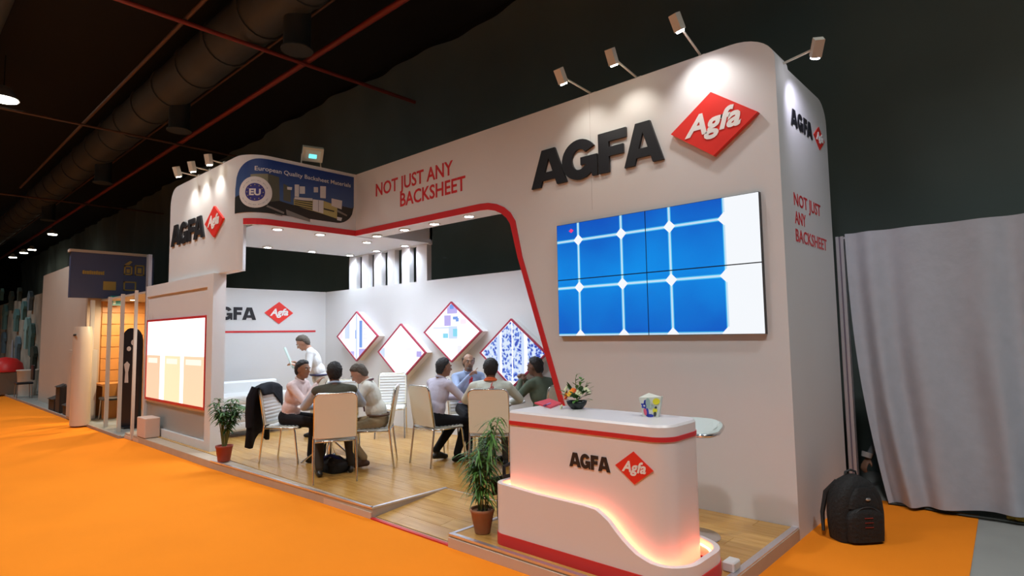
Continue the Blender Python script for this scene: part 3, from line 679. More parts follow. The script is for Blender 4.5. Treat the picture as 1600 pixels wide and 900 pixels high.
def inset(poly, d):
    out = []; n = len(poly)
    for i,p in enumerate(poly):
        a = Vector(poly[i-1]); b = Vector(poly[(i+1)%n]); t = (b-a).normalized(); out.append((p[0]-t.y*d, p[1]+t.x*d))
    return out
INN = inset(SK,.04)
sk = MB(); ring(sk, SK, SK, lambda p: PZ+.085, lambda p: skz(p[0])); ring(sk, SK, INN, lambda p: skz(p[0]), lambda p: skz(p[0])+.001, sm=False); ring(sk, INN, INN, lambda p: skz(p[0]), lambda p: PZ+.05)
part('skirt', sk, WHITE2, ct)
bb = MB(); BP = inset(SK,-.006); ring(bb, BP, BP, lambda p: PZ, lambda p: PZ+.085); ring(bb, BP, INN, lambda p: PZ+.085, lambda p: PZ+.085, sm=False); bb.add([(*p,PZ+.002) for p in INN],[tuple(range(n))])
part('base_band', bb, RED, ct)
bd = MB(); ring(bd, BO, BO, lambda p: PZ+.05, lambda p: 1.085); BO2 = inset(BO,.012); ring(bd, BO, BO2, lambda p: 1.085, lambda p: 1.10); bd.add([(*p,1.10) for p in BO2],[tuple(range(len(BO2)))])
part('body', bd, WHITE2, ct)
st = MB(); B3 = inset(BO,-.006); ring(st, B3, B3, lambda p: .995, lambda p: 1.025); ring(st, B3, BO, lambda p: 1.025, lambda p: 1.025); ring(st, BO, B3, lambda p: .995, lambda p: .995)
part('stripe', st, RED, ct)
led = MB(); LM = inset(SK,.060); led.tube([(p[0],p[1],skz(p[0])-.035) for p in LM], .008, 6, closed=True)
part('led_strip', led, emis('led_amber',(1,.17,.07),21), ct)
fnC = lambda a,b,d: (a,3.425-d,b)
sign_letters([('A',(-2.61,-2.512)),('G',(-2.515,-2.432)),('F',(-2.425,-2.365)),('A',(-2.365,-2.27))], .757, .098, fnC, .006, ct, BLACKP)
cx,cz = -2.085,.815
part('logo_plate', MB().prism([(cx-.142,cz),(cx,cz-.105),(cx+.142,cz),(cx,cz+.105)], fnC, 0, .006), LOGORED, ct)
part('logo_lettering', text_mb('Agfa', .096, lambda a,b,c: fnC(cx+a,cz-.027+b+a*.02,.007+c), .002, .003, .28, 1.0, align='CENTER'), mat('logo_white',(.85,.84,.82),.5), ct)

# things on the counter
bk = MB()
P = [onZ(*q,1.104) for q in ((835,630.5),(858,624),(877,631),(860,638))]
bk.add([(p.x,p.y,z) for z in (1.101,1.113) for p in P], [(0,3,2,1),(4,5,6,7),(0,1,5,4),(1,2,6,5),(2,3,7,6),(3,0,4,7)])
solo('booklet', bk, mat('pink_red_cover',(.75,.05,.09),.4), 'bright pink-red booklet lying on the counter', 'booklet', (P[0].x,P[0].y,1.101))
pa = onZ(850,634,1.118); pb = onZ(860,630,1.118)
solo('pen', MB().tube([pa,pa.lerp(pb,.25),pb],[.006,.008,.007],8,0).tube([pa,pa.lerp(pb,.3)],.0082,8,1), [mat('pen_lilac',(.5,.3,.6),.4),mat('pen_dark',(.12,.03,.1),.4)], 'lilac pen lying on the pink-red booklet', 'pen', tuple(pa))
fc = onZ(893,640,1.10); fc = Vector((fc.x,fc.y+.07,1.101))
t = thing('flower_arrangement', 'black bowl of orange and white flowers with green leaves on the counter', 'flowers', tuple(fc))
part('bowl', MB().lathe([(.045,0),(.075,.035),(.082,.06),(.07,.06),(.05,.02)],tuple(fc),20), mat('bowl_black',(.012,.02,.02),.4), t)
def leafpair(mb, p, d, up, L, W, mi=0, droop=.25, seg=3):
    p = Vector(p); d = Vector(d).normalized(); s = d.cross(up).normalized() if d.cross(up).length > 1e-4 else Vector((1,0,0)); nn = s.cross(d)
    vs = []; 
    for i in range(seg+1):
        u = i/seg; c = p+d*L*u-nn*0+Vector((0,0,-droop*L*u*u)); w_ = W*sin(pi*min(.98,max(.06,u*.9+.08)))
        vs += [c-s*w_, c+nn*W*.15, c+s*w_]
    fs = []
    for i in range(seg):
        for k in range(2): fs.append((i*3+k,i*3+k+1,i*3+k+4,i*3+k+3))
    mb.add(vs, fs, mi, True)
LEAF = mat('leaf_green',(.07,.20,.03),.5,var=.4,vscale=14); LEAFD = mat('leaf_dark',(.03,.10,.02),.5,var=.4,vscale=14); SOIL = mat('soil',(.05,.035,.02),.9)
lf = MB(); rng = random.Random(3)
for k in range(60):
    a = rng.uniform(0,2*pi); e_ = rng.uniform(.1,1.2); d = Vector((cos(a)*cos(e_),sin(a)*cos(e_),sin(e_))); b = fc+Vector((0,0,.06))+d*rng.uniform(.02,.12)
    leafpair(lf, b, d, Vector((0,0,1)), rng.uniform(.05,.09), rng.uniform(.012,.022), rng.choice((0,0,1)))
for tip in ((-.02,.02,.235),(.05,.0,.21),(.075,.03,.17)):
    lf.tube([fc+Vector((0,0,.05)), fc+Vector(tip)*.6+Vector((0,0,.03)), fc+Vector(tip)], .003, 5)
    for q in range(6):
        b = fc+Vector(tip)*(.6+.08*q)+Vector((0,0,.02)); leafpair(lf, b, Vector((rng.uniform(-1,1),rng.uniform(-1,1),.7)), Vector((0,0,1)), .05, .014)
part('foliage', lf, [LEAF,LEAFD], t, kind='stuff')
FO = mat('petal_orange',(.9,.22,.02),.6); FY = mat('petal_yellow',(.85,.5,.03),.6); FR = mat('petal_red',(.75,.08,.03),.6); FWt = mat('petal_white',(.75,.78,.5),.6)
for k,(off,m_) in enumerate((((-.075,-.03,.13),FWt),((-.06,-.05,.155),FWt),((-.055,-.06,.10),FO),((-.045,-.07,.085),FR),((-.065,-.04,.115),FO),((.0,-.07,.13),FY),((.012,-.06,.145),FO),((.02,-.055,.14),FR),((-.01,-.075,.115),FY),((.05,-.05,.13),FWt),((.06,-.04,.12),FWt),((.09,.0,.15),FWt),((.1,.01,.135),FWt),((-.085,-.08,.012),FWt))):
    c = fc+Vector(off); m = MB(); r = .024; ax = Vector((off[0],off[1]-.05,.08)).normalized(); u = ax.orthogonal().normalized(); v_ = ax.cross(u)
    for j in range(8):
        a = 2*pi*j/8; d = u*cos(a)+v_*sin(a); leafpair(m, c, d+ax*.45, ax, r*1.1, r*.38, 0, 0)
    m.ball(c+ax*.004, .008, 0, 8, 6); part('flower', m, m_, t)
# printed paper bag / box
gx = onZ(1013,652,1.10); gx = Vector((gx.x,gx.y+.045,1.101))
t = thing('gift_box', 'flared white paper box printed with blue and yellow flowers on the counter', 'box', tuple(gx))
u = Vector((cos(.35),sin(.35),0)); v_ = Vector((-sin(.35),cos(.35),0)); m = MB()
bs = [gx+u*a*.052+v_*b*.035 for a,b in ((-1,-1),(1,-1),(1,1),(-1,1))]; tp = [gx+u*a*.078+v_*b*.045+Vector((0,0,h)) for a,b,h in ((-1,-1,.135),(1,-1,.145),(1,1,.14),(-1,1,.13))]
mid = gx-v_*.005+Vector((0,0,.165))
m.add(bs+tp+[gx-v_*.04+Vector((0,0,.135))-u*.012, mid-u*.012], [(0,1,5,8,4),(1,2,6,5),(2,3,7,6),(3,0,4,7),(3,2,1,0),(4,8,9),(8,5,9)])
part('body', m, mat('paper_white',(.72,.76,.68),.6), t)
m = MB(); F_ = lambda a,b,d=.002: gx+u*a*(.052+.026*b/.14)+v_*(-.035-.010*b/.14-d)+Vector((0,0,b))
def blot(a,b,r,mi,petals=0,ry=None):
    k_ = 20; m.add([F_(a+(r*(1+.25*cos(petals*2*pi*i/k_)) )*cos(2*pi*i/k_)/.065, b+((ry or r)*(1+.25*cos(petals*2*pi*i/k_)))*sin(2*pi*i/k_), .002+.0004*mi) for i in range(k_)], [tuple(range(k_))], mi)
blot(-.62,.078,.020,0,5); blot(-.62,.078,.005,3); blot(-.42,.10,.010,0,0,.016); blot(.60,.110,.018,1); blot(.52,.047,.014,1); blot(-.62,.035,.010,2,0,.02); blot(-.35,.030,.008,0,0,.026); blot(-.1,.010,.026,0,0,.009); blot(.55,.022,.009,4,0,.014); blot(.2,.075,.010,5,3); blot(.6,.068,.007,4)
blot(-.2,.095,.012,5,0,.03)
part('print', m, [mat('ink_blue',(.03,.05,.42),.5),mat('ink_yellow',(.8,.75,.03),.5),mat('ink_pink',(.75,.12,.2),.5),mat('paper_white',(.72,.76,.68),.6),mat('ink_black',(.05,.06,.06),.5),mat('ink_teal',(.35,.5,.45),.5)], t)

# bar stool, socket
t = thing('bar_stool', 'bar stool with pale green chrome-edged seat behind the counter', 'stool', (-2.19,4.45,PZ))
part('base', MB().lathe([(.20,0),(.20,.006),(.19,.012),(.05,.03),(.03,.05)],(-2.19,4.45,PZ),28), CHROME, t)
part('column', MB().lathe([(.028,.03),(.028,.4),(.02,.42),(.02,.78)],(-2.19,4.45,PZ),14), CHROME, t)
SP = [(-2.19+.21*np.sign(cos(a))*abs(cos(a))**.6, 4.5+.19*np.sign(sin(a))*abs(sin(a))**.6) for a in [2*pi*k/36 for k in range(36)]]
m = MB(); zs = lambda p: .905+.06*max(0,(p[1]-4.5))/.19
ring(m, SP, SP, lambda p: zs(p)-.02, lambda p: zs(p)+.012); I2 = [(-2.19+(x+2.19)*.9,4.5+(y-4.5)*.9) for x,y in SP]; ring(m, SP, I2, lambda p: zs(p)+.012, lambda p: zs(p)+.028); m.add([(*p,zs(p)+.028) for p in I2],[tuple(range(36))]); m.add([(*p,zs(p)-.02) for p in SP],[tuple(range(35,-1,-1))])
part('seat', m, mat('seat_pale_green',(.62,.70,.66),.4), t)
part('seat_rim', MB().tube([(x,y,zs((x,y))-.004) for x,y in SP], .014, 8, closed=True), CHROME, t)
p = onZ(1128,893,PZ)
t = thing('power_socket_box', 'small white socket box on the floor at the counter end', 'socket', (-1.69,3.99,PZ))
part('box', MB().box((-1.745,3.93,PZ+.0),(-1.665,4.05,PZ+.065),0,.008), WHITE2, t)
part('plate', MB().box((-1.664,3.95,PZ+.012),(-1.661,4.03,PZ+.055)), mat('socket_plate',(.6,.62,.55),.4), t)

# ================================================================== CHAIRS, TABLES
def ribbed(mb, wd, h, fn, ribs, bulge=.012):
    prof = []
    for i in range(ribs*6+1):
        b = h*i/(ribs*6); prof.append((b, bulge*abs(sin(pi*i/6))**.6))
    nx = 6; vs = [fn(-wd/2+wd*k/nx, b, d*(1-.15*abs(2*k/nx-1)**4)) for b,d in prof for k in range(nx+1)]
    mb.add(vs, [(j*(nx+1)+k,j*(nx+1)+k+1,(j+1)*(nx+1)+k+1,(j+1)*(nx+1)+k) for j in range(len(prof)-1) for k in range(nx)], 0, True)
TL = .17
def make_chair():
    t = thing('conference_chair', '', 'chair', (0,0,0), 0, 'conference chairs around the two tables'); OFF[t.name] = (0,0,0)
    back = lambda a,b,d: (a, -.215-sin(TL)*b+d*cos(TL), .485+cos(TL)*b+d*sin(TL))
    W,H,R_ = .225,.495,.06
    out = [(-W,0),(W,0)]+[(W-R_+R_*cos(radians(q)), H-R_+R_*sin(radians(q))) for q in range(0,91,15)]+[(-W+R_-R_*sin(radians(q)), H-R_+R_*cos(radians(q))) for q in range(0,91,15)]
    part('back_shell', MB().prism(out, back, -.012, .018), CREAM, t, True)
    part('back_frame', MB().tube([back(a,b,0) for a,b in out], .013, 8, closed=True), CHROME, t, True)
    m = MB(); ribbed(m, .41, .455, lambda a,b,d: back(a,b+.02,.016+d), 10); part('back_pad', m, PAD, t, True)
    part('seat', MB().box((-.215,-.21,.435),(.215,.235,.465),0,.012), CREAM, t, True)
    m = MB(); ribbed(m, .41, .43, lambda a,b,d: (a,-.20+b,.465+d), 8); part('seat_pad', m, PAD, t, True)
    part('seat_frame', MB().tube([(-.225,-.22,.445),(-.225,.20,.445),(-.18,.245,.445),(.18,.245,.445),(.225,.20,.445),(.225,-.22,.445)], .0115, 8, closed=True), CHROME, t, True)
    for sx in (-1,1):
        part('leg', MB().tube([(sx*.222,-.215,.50),(sx*.225,-.225,.40),(sx*.23,-.275,.0)], .0115, 8), CHROME, t, True)
        part('leg', MB().tube([(sx*.222,.19,.445),(sx*.225,.205,.40),(sx*.23,.255,.0)], .0115, 8), CHROME, t, True)
    return t
proto = make_chair()
def face(dx,dy): return atan2(-dx,dy)
CH_ = [((-6.16,3.67),face(-.88,.47),'conference chair of the man in the olive vest, seen from behind'),
       ((-7.50,3.80),face(.80,.55),'conference chair with a dark jacket over its back'),
       ((-6.36,4.33),face(-.66,-.75),'conference chair of the man in beige trousers and brown shoes'),
       ((-5.83,4.94),face(.10,1),'conference chair of the man in the lavender shirt and black trousers'),
       ((-4.95,5.00),face(-.62,.78),'conference chair of the man with the orange lanyard, seen from behind'),
       ((-4.74,5.66),face(-1,-.05),'conference chair of the man in the green shirt'),
       ((-6.12,5.74),face(.90,-.42),'conference chair of the bearded man with the red tie'),
       ((-7.95,5.75),face(.75,-.65),'empty conference chair with its white ribbed pad under the almost white light box'),
       ((-7.52,4.60),face(.85,-.5),'empty conference chair between the olive vest and the cream shirt')]
CHO = []
for k,((x,y),rz,lab) in enumerate(CH_):
    o = proto if k == 0 else copy_tree(proto); o.location = (x,y,PZ); o.rotation_euler.z = rz; o['label'] = lab; CHO.append(o)
def table(x,y,label,mt):
    t = thing('round_table', label, 'table', (x,y,PZ), group='round meeting tables')
    part('table_top', MB().lathe([(.38,.715),(.40,.72),(.40,.735),(.385,.74)],(x,y,PZ),36), mt, t)
    part('column', MB().lathe([(.03,.10),(.03,.715)],(x,y,PZ),12), CHROME, t)
    for k in range(4):
        a = pi/4+pi/2*k; part('leg', MB().tube([(x,y,PZ+.32),(x+.2*cos(a),y+.2*sin(a),PZ+.14),(x+.36*cos(a),y+.36*sin(a),PZ+.012)], .012, 8), CHROME, t)
    return t
table(-6.88,4.04,'round white meeting table between the men by the dark jacket',WHITE2); table(-5.40,5.52,'round white meeting table between the men by the counter',WHITE2)
def slab(name, x,y,z,w_,d_,h_,rz,mt,lab,cat):
    m = MB().box((-w_/2,-d_/2,0),(w_/2,d_/2,h_)); return solo(name, m, mt, lab, cat, (x,y,z), rotz=rz)
slab('brochure',-5.63,5.30,PZ+.741,.21,.30,.006,.5,mat('pink_red_cover',(.75,.05,.09),.4),'pink-red brochure lying on the table by the lavender shirt','brochure')
slab('brochure',-5.17,5.46,PZ+.741,.21,.30,.006,-.4,mat('orange_cover',(.8,.2,.04),.4),'orange brochure lying on the table by the green shirt','brochure')
slab('paper_sheet',-6.70,4.02,PZ+.741,.21,.297,.002,.8,mat('paper',(.78,.78,.76),.6),'white paper sheet on the table before the writing man','paper')
slab('paper_sheet',-7.02,4.08,PZ+.741,.21,.297,.002,-.3,mat('paper',(.78,.78,.76),.6),'white paper sheet on the table before the man in the pink shirt','paper')

# jacket over the second chair
def jacket():
    o = CHO[1]; m = MB(); W = .25
    path = []   # (y,z) over the chair back in chair coordinates, from inner hem over the top to the outer hem
    bt = (-.215-sin(TL)*.50, .485+cos(TL)*.50)
    path += [(bt[0]+.062,.86),(bt[0]+.055,.89),(bt[0]+.045,.93),(bt[0]+.035,.985),(bt[0],1.015),(bt[0]-.05,1.0),(bt[0]-.075,.93),(bt[0]-.085,.80),(bt[0]-.08,.62),(bt[0]-.07,.45),(bt[0]-.075,.30)]
    N = 14
    def P(i,k,th):
        y,z = path[i]; u = k/N*2-1; wx = W*(1+.12*(i>5)*(i-5)/5)
        x = wx*u; y2 = y-(th if i >= 5 else -th)+.018*sin(u*9+i*.7)*(1 if i > 5 else .3)-.05*(abs(u)**3)*(1 if i>5 else -.2)
        z2 = z-(.05*abs(u)**2 if 3 <= i <= 6 else 0)
        if i == len(path)-1: z2 += .07*sin(u*5+1)-.10*max(0,u-.3)
        if i <= 1: z2 -= .22*max(0,-u-.1)
        return (x,y2,z2)
    vs = [P(i,k,th) for th in (0,.016) for i in range(len(path)) for k in range(N+1)]
    n1 = len(path)*(N+1); fs = []
    for i in range(len(path)-1):
        for k in range(N):
            a = i*(N+1)+k; q = (a,a+1,a+N+2,a+N+1); fs.append(q[::-1]); fs.append(tuple(v+n1 for v in q))
    L_ = len(path)-1
    for k in range(N): fs += [(k,k+1,k+1+n1,k+n1),(L_*(N+1)+k+1,L_*(N+1)+k,L_*(N+1)+k+n1,L_*(N+1)+k+1+n1)]
    for i in range(L_): a = i*(N+1); fs += [(a,a+n1,a+N+1+n1,a+N+1),(a+N,a+2*N+1,a+2*N+1+n1,a+N+n1)]
    m.add(vs, fs, 0, True)
    j = thing('jacket', 'dark navy jacket draped over a chair back', 'jacket', tuple(o.location), o.rotation_euler.z); OFF[j.name] = (0,0,0)
    part('cloth', m, cloth('navy',(.010,.011,.016)), j, True)
    for sx in (-1,1):
        m = MB(); m.tube([(sx*.22,-.34,.96),(sx*.25,-.385,.82),(sx*.255,-.40,.65),(sx*.24,-.405,.46)], [.055,.06,.055,.05], 10); part('sleeve', m, cloth('navy',(.010,.011,.016)), j, True)
    part('button', MB().ball((.29,-.46,.62),(.012,.008,.014)), mat('button_pale',(.6,.6,.6),.4), j, True)
jacket()
# low white sofa by the left wall
t = thing('sofa', 'low white sofa with horizontal channels against the left wall', 'sofa', (-10.2,4.3,PZ))
m = MB(); prof = []
for k in range(4):
    z0 = PZ+.09+k*.142; 
    for q in range(7): prof.append((.016*sin(pi*q/6)**.5, z0+.142*q/6))
xs0 = -9.88
for k in range(len(prof)-1):
    (a,za),(b,zb) = prof[k],prof[k+1]; m.add([(xs0+a,3.82,za),(xs0+a,5.15,za),(xs0+b,5.15,zb),(xs0+b,3.82,zb)],[(0,1,2,3)],0,True)
part('channelled_front', m, PAD, t)
m = MB(); m.box((-10.62,3.82,PZ+.09),(xs0,5.15,.755),0,.0); part('body', m, PAD, t)
part('backrest', MB().box((-10.75,3.82,PZ+.09),(-10.60,5.15,.95),0,.03), PAD, t)
for x,y in ((-10.65,3.9),(-10.65,5.07),(-9.95,3.9),(-9.95,5.07)): part('leg', MB().tube([(x,y,PZ),(x,y,PZ+.1)],.02), CHROME, t)

# ================================================================== PLANTS
TERRA = mat('terracotta',(.40,.15,.065),.8,var=.2,vscale=12,vcol=(.30,.17,.09))
TERRA2 = mat('terracotta_red',(.34,.055,.025),.7,var=.2,vscale=12)
STEM = mat('stem_green',(.13,.17,.05),.7)
def pot(t, c, r0, r1, h, mt):
    part('pot', MB().lathe([(r0,0),(r1*.96,h*.86),(r1,h*.87),(r1*1.03,h),(r1*.92,h),(r1*.88,h*.9)],c,24), mt, t)
    part('soil', MB().lathe([(r1*.9,h*.88),(.001,h*.92)],c,18), SOIL, t)
c = (-3.52,3.44,PZ+.004)
t = thing('potted_plant', 'feathery bamboo palm in a terracotta pot at the counter', 'potted plant', c); pot(t,c,.062,.098,.19,TERRA)
m = MB(); sm_ = MB(); rng = random.Random(11); cv = Vector(c)
stems = [(-.06,-.02,.62),(.02,.05,.88),(.06,.0,.80),(-.03,.04,.72),(.0,-.03,.55),(.07,.04,.92),(-.08,.03,.5),(.03,-.05,.66)]
for dx,dy,h in stems:
    p0 = cv+Vector((dx*.5,dy*.5,.17)); p1 = cv+Vector((dx*1.1,dy*1.1,.17+h*.55)); p2 = cv+Vector((dx*1.8,dy*1.8,h))
    sm_.tube([p0,p1,p2],[.006,.005,.003],6)
    for q in range(34):
        u = .18+.82*q/33; b = p0.lerp(p1,u*2) if u < .5 else p1.lerp(p2,u*2-1); a = rng.uniform(0,2*pi)
        for j in range(2):
            aa = a+pi*j; d = Vector((cos(aa),sin(aa),rng.uniform(-.1,.7))); leafpair(m, b, d, Vector((0,0,1)), rng.uniform(.10,.19), .0075, rng.choice((0,0,1)), rng.uniform(.4,.9), 4)
part('stems', sm_, STEM, t); part('foliage', m, [mat('palm_green',(.10,.25,.04),.5,var=.4,vscale=10),LEAFD], t, kind='stuff')
c = (-8.12,3.23,PZ+.004); cv = Vector(c)
t = thing('potted_plant', 'bushy green plant in a reddish pot at the light box wall', 'potted plant', c); pot(t,c,.075,.105,.20,TERRA2)
m = MB(); sm_ = MB(); rng = random.Random(5)
for k in range(13):
    a = rng.uniform(0,2*pi); rr_ = rng.uniform(.03,.20); h = rng.uniform(.45,.82); p0 = cv+Vector((cos(a)*.02,sin(a)*.02,.18)); tip = cv+Vector((cos(a)*rr_,sin(a)*rr_,h))
    md = p0.lerp(tip,.5)+Vector((-cos(a)*.02,-sin(a)*.02,.05)); sm_.tube([p0,md,tip],[.008,.006,.004],6)
    for q in range(5):
        b = md.lerp(tip,.2+.2*q); 
        for j in range(7):
            aa = 2*pi*j/7+rng.uniform(-.3,.3); leafpair(m, b, Vector((cos(aa),sin(aa),rng.uniform(-.2,.5))), Vector((0,0,1)), rng.uniform(.07,.12), .014, rng.choice((0,1)), rng.uniform(.3,.7), 3)
for q in range(6): b = cv+Vector((.10+.03*q,.10+.02*q,.72-.01*q)); [leafpair(m, b, Vector((cos(2*pi*j/8),sin(2*pi*j/8),.2)), Vector((0,0,1)), .10, .014, 0, .6, 3) for j in range(8)]
part('stems', sm_, STEM, t); part('foliage', m, [mat('bush_green',(.09,.19,.05),.5,var=.4,vscale=10),LEAFD], t, kind='stuff')

# ================================================================== BAGS
NYL = mat('black_nylon',(.012,.013,.013),.75,var=.3,vscale=20,bump=.5,bscale=40)
NYL2 = mat('black_nylon_trim',(.022,.022,.022),.55)
def superbox(mb, c, rx, ry, h, fn=None, n=28, m_=12, mi=0, p=.55, R=None):
    vs = []
    for i in range(m_+1):
        u = i/m_; z = h*u; k = fn(u)
        for j in range(n):
            a = 2*pi*j/n; x = rx*k*np.sign(cos(a))*abs(cos(a))**p; y = ry*(.35+.65*k if k < 1 else 1)*np.sign(sin(a))*abs(sin(a))**p; q = Vector((x,y,z))
            if R is not None: q = R@q
            vs.append(Vector(c)+q)
    fs = [(i*n+j,i*n+(j+1)%n,(i+1)*n+(j+1)%n,(i+1)*n+j) for i in range(m_) for j in range(n)]
    mb.add(vs, fs, mi, True); mb.add(vs,[tuple(range(n-1,-1,-1)),tuple(m_*n+j for j in range(n))],mi)
bp = (-1.30,5.50,.0)
rz = face(.75,-.66)+pi   # its front faces the aisle
t = thing('backpack', 'black nylon backpack standing on the orange carpet by the end wall', 'backpack', bp, rz); OFF[t.name] = (0,0,0)
prof = lambda u: (1.02+.10*sin(pi*min(1,u*1.3)) if u < .5 else max(.12,sqrt(max(0,1-((u-.45)/.56)**2))*1.10))
m = MB(); superbox(m,(0,0,.005),.19,.11,.50,prof); part('main_bag', m, NYL, t, True)
m = MB(); superbox(m,(0,-.10,.02),.155,.06,.27,lambda u: .95+.05*sin(pi*u) if u < .75 else max(.3,sqrt(max(0,1-((u-.6)/.42)**2)))); part('front_pocket', m, NYL, t, True)
m = MB(); superbox(m,(0,-.085,.27),.13,.05,.16,lambda u: 1-.6*u*u); part('upper_pocket', m, NYL, t, True)
m = MB(); m.tube([(-.05,.03,.485),(-.045,.03,.525),(0,.03,.54),(.045,.03,.525),(.05,.03,.485)],.009); part('handle', m, NYL2, t, True)
for sx in (-1,1): m = MB(); m.tube([(sx*.08,.09,.44),(sx*.15,.14,.34),(sx*.19,.14,.18),(sx*.23,.08,.05)],[.02,.022,.018,.012]); part('strap', m, NYL2, t, True)
part('zip', MB().tube([(.14*cos(a),-.15+.01*abs(cos(a)),.12+.17*sin(a)) for a in [pi*k/14 for k in range(15)]],.004), NYL2, t, True)
part('badge', MB().ball((.02,-.138,.345),(.022,.006,.012),0,16), mat('badge_silver',(.5,.5,.5),.3,.8), t, True)
for k in range(3): part('red_stripe', MB().box((-.035,-.165,.205-.035*k),(.035,-.158,.211-.035*k)), mat('stripe_red',(.20,.02,.015),.5), t, True)
m = MB(); m.lathe([(.034,0),(.034,.14),(.02,.17),(.018,.20),(.02,.205),(.02,.225)],(0,0,0),16)
solo('water_bottle', m, mat('bottle_clear',(.75,.72,.66),.25,trans=.4), 'clear plastic bottle standing beside the backpack', 'bottle', (-1.10,5.72,0))
# black bag between the pot and the counter
t = thing('shoulder_bag', 'black bag leaning on the counter behind the potted palm', 'bag', (-3.47,3.72,PZ))
m = MB(); superbox(m,(-3.44,3.74,PZ+.004),.09,.16,.40,lambda u: .82+.25*sin(pi*u**.8)*.9 if u<.9 else .7); part('body', m, NYL, t)
m = MB(); m.tube([(-3.44,3.62,PZ+.40),(-3.46,3.64,PZ+.50),(-3.42,3.74,PZ+.53),(-3.44,3.84,PZ+.48),(-3.44,3.86,PZ+.38)],.016); part('strap', m, NYL2, t)
m = MB(); m.obox((-3.455,3.60,PZ+.36),(.07,.0,.02),(0,.05,0),(-.01,0,.07)); part('flap', m, NYL2, t)
# dark bag on the floor behind the first chair
t = thing('tote_bag', 'slumped dark bag with blue straps on the floor under the vest man\'s chair', 'bag', (-6.45,3.90,PZ))
m = MB(); superbox(m,(-6.46,3.84,PZ+.004),.20,.13,.17,lambda u: .85+.2*sin(pi*u) if u < .7 else max(.25,1.05-(u-.6)*1.9)); part('body', m, cloth('bag_grey',(.03,.032,.035)), t)
m = MB(); m.tube([(-6.52,3.72,PZ+.05),(-6.5,3.74,PZ+.17),(-6.42,3.78,PZ+.20),(-6.36,3.86,PZ+.15),(-6.34,3.92,PZ+.03)],.018); part('strap', m, cloth('bag_blue',(.02,.03,.16)), t)
m = MB(); m.tube([(-6.55,3.74,PZ+.14),(-6.46,3.78,PZ+.19),(-6.35,3.80,PZ+.10)],.022); part('side_pocket', m, cloth('bag_pale',(.22,.25,.24)), t)

# ================================================================== RIGHT CURTAIN AND POST
t = thing('post', 'slotted aluminium upright post at the end wall corner', 'post', (-1.58,6.74,0))
m = MB(); 
for dx,dy in ((-.022,-.022),(.022,-.022),(-.022,.022),(.022,.022)): m.box((-1.58+dx-.014,6.74+dy-.014,0),(-1.58+dx+.014,6.74+dy+.014,2.64))
part('profile', m, ALU, t); part('core', MB().box((-1.60,6.72,0),(-1.56,6.76,2.63)), mat('post_core',(.25,.22,.28),.5,.5), t)
rail0 = Vector((-1.55,6.74,2.62)); rail1 = Vector((1.9,6.95,2.66))
solo('curtain_rail', MB().tube([rail0+Vector((0,.05,0)),rail1+Vector((0,.05,0))],.018), ALU, 'thin aluminium rail carrying the pale grey curtain', 'rail', tuple(rail0))
solo('post', MB().box((1.88,6.93,0),(1.94,6.99,2.68)), ALU, 'aluminium post at the far end of the curtain rail', 'post', (1.91,6.96,0))
def cur(u,v):
    x = -1.53+(3.4)*u; top = rail0.lerp(rail1,u)
    pull = .24*(1-v)**2.2*max(0,1-u*1.15)      # the free edge is drawn aside at the bottom
    amp = (.022+.055*(1-v)**.7)*(.8+.2*sin(u*17+.8)); ph = u*58+1.5*sin(u*13)
    y = top.y-.03+amp*sin(ph)+.025*sin(u*23+2)*(1-v)-.03*(1-v)
    hem = .02+.07*min(1,u*2.4)
    xx = -1.53+pull+(3.4-pull)*u+.02*(1-v)*sin(u*31)
    return (xx, y+.012*sin(v*9+u*40)*(1-v), hem+(2.66+.04*u-hem)*v)
m = MB(); m.grid(cur, 300, 24); CURT = cloth('curtain_grey',(.47,.49,.54),.15)
solo('curtain', m, CURT, 'pale grey floor-length curtain hanging beside the end wall', 'curtain', (-1.5,6.8,0))
solo('foil_roll', MB().tube([(-.42,6.80,.045),(-.25,6.78,.045),(.15,6.82,.045)],[.03,.045,.04],10), mat('gold_foil',(.5,.36,.06),.3,.7,bump=1,bscale=60), 'crumpled gold foil roll on the concrete under the curtain', 'foil roll', (-.3,6.8,0))
solo('cable', MB().tube([(-1.3+.2*k,6.74+.015*sin(k*1.7),.012) for k in range(9)],.012,6), mat('cable_black',(.02,.025,.02),.6), 'black cable lying along the carpet end under the curtain', 'cable', (-1.0,6.74,0))

# ================================================================== NEIGHBOURING STANDS
NW = mat('neighbour_wall',(.55,.50,.44),.6,var=.1,vscale=1); NB = mat('neighbour_blue',(.07,.09,.19),.45); WD = mat('neighbour_wood',(.55,.24,.06),.45,var=.25,vscale=3); GOLD = mat('gold_print',(.42,.30,.07),.45); NFL = mat('neighbour_floor',(.25,.27,.26),.6)
struct('floor_neighbour', MB().box((-40,3.06,0),(-12.06,7.6,.03)), NFL)
struct('trim_1', MB().box((-40,3.02,0),(-12.06,3.06,.05)), mat('kerb_grey',(.36,.30,.26),.7))
struct('wall_neighbour_front', MB().box((-21.4,3.36,.03),(-16.35,3.5,3.58)), NW)
struct('wall_neighbour_side', MB().box((-16.35,3.36,.03),(-16.2,3.62,3.6)), mat('neighbour_tan',(.42,.33,.25),.6))
wn_ = struct('wall_neighbour_wood', MB().box((-16.4,3.62,.03),(-16.2,5.0,2.6)), WD)
for k in range(7): part('board', MB().box((-16.2,3.64,.75+.265*k),(-16.17,4.98,.75+.265*k+.255),0,.006), WD, wn_)
struct('wall_neighbour_yellow', MB().box((-16.3,5.0,.03),(-12.1,5.1,2.6)), mat('neighbour_yellow',(.62,.36,.06),.5))
struct('ceiling_neighbour', MB().box((-16.3,3.62,2.6),(-12.1,5.0,2.64)), NW)
t = thing('fascia_board', 'dark blue fascia board with gold marks on the neighbouring stand', 'sign', (-16,3.8,2.62))
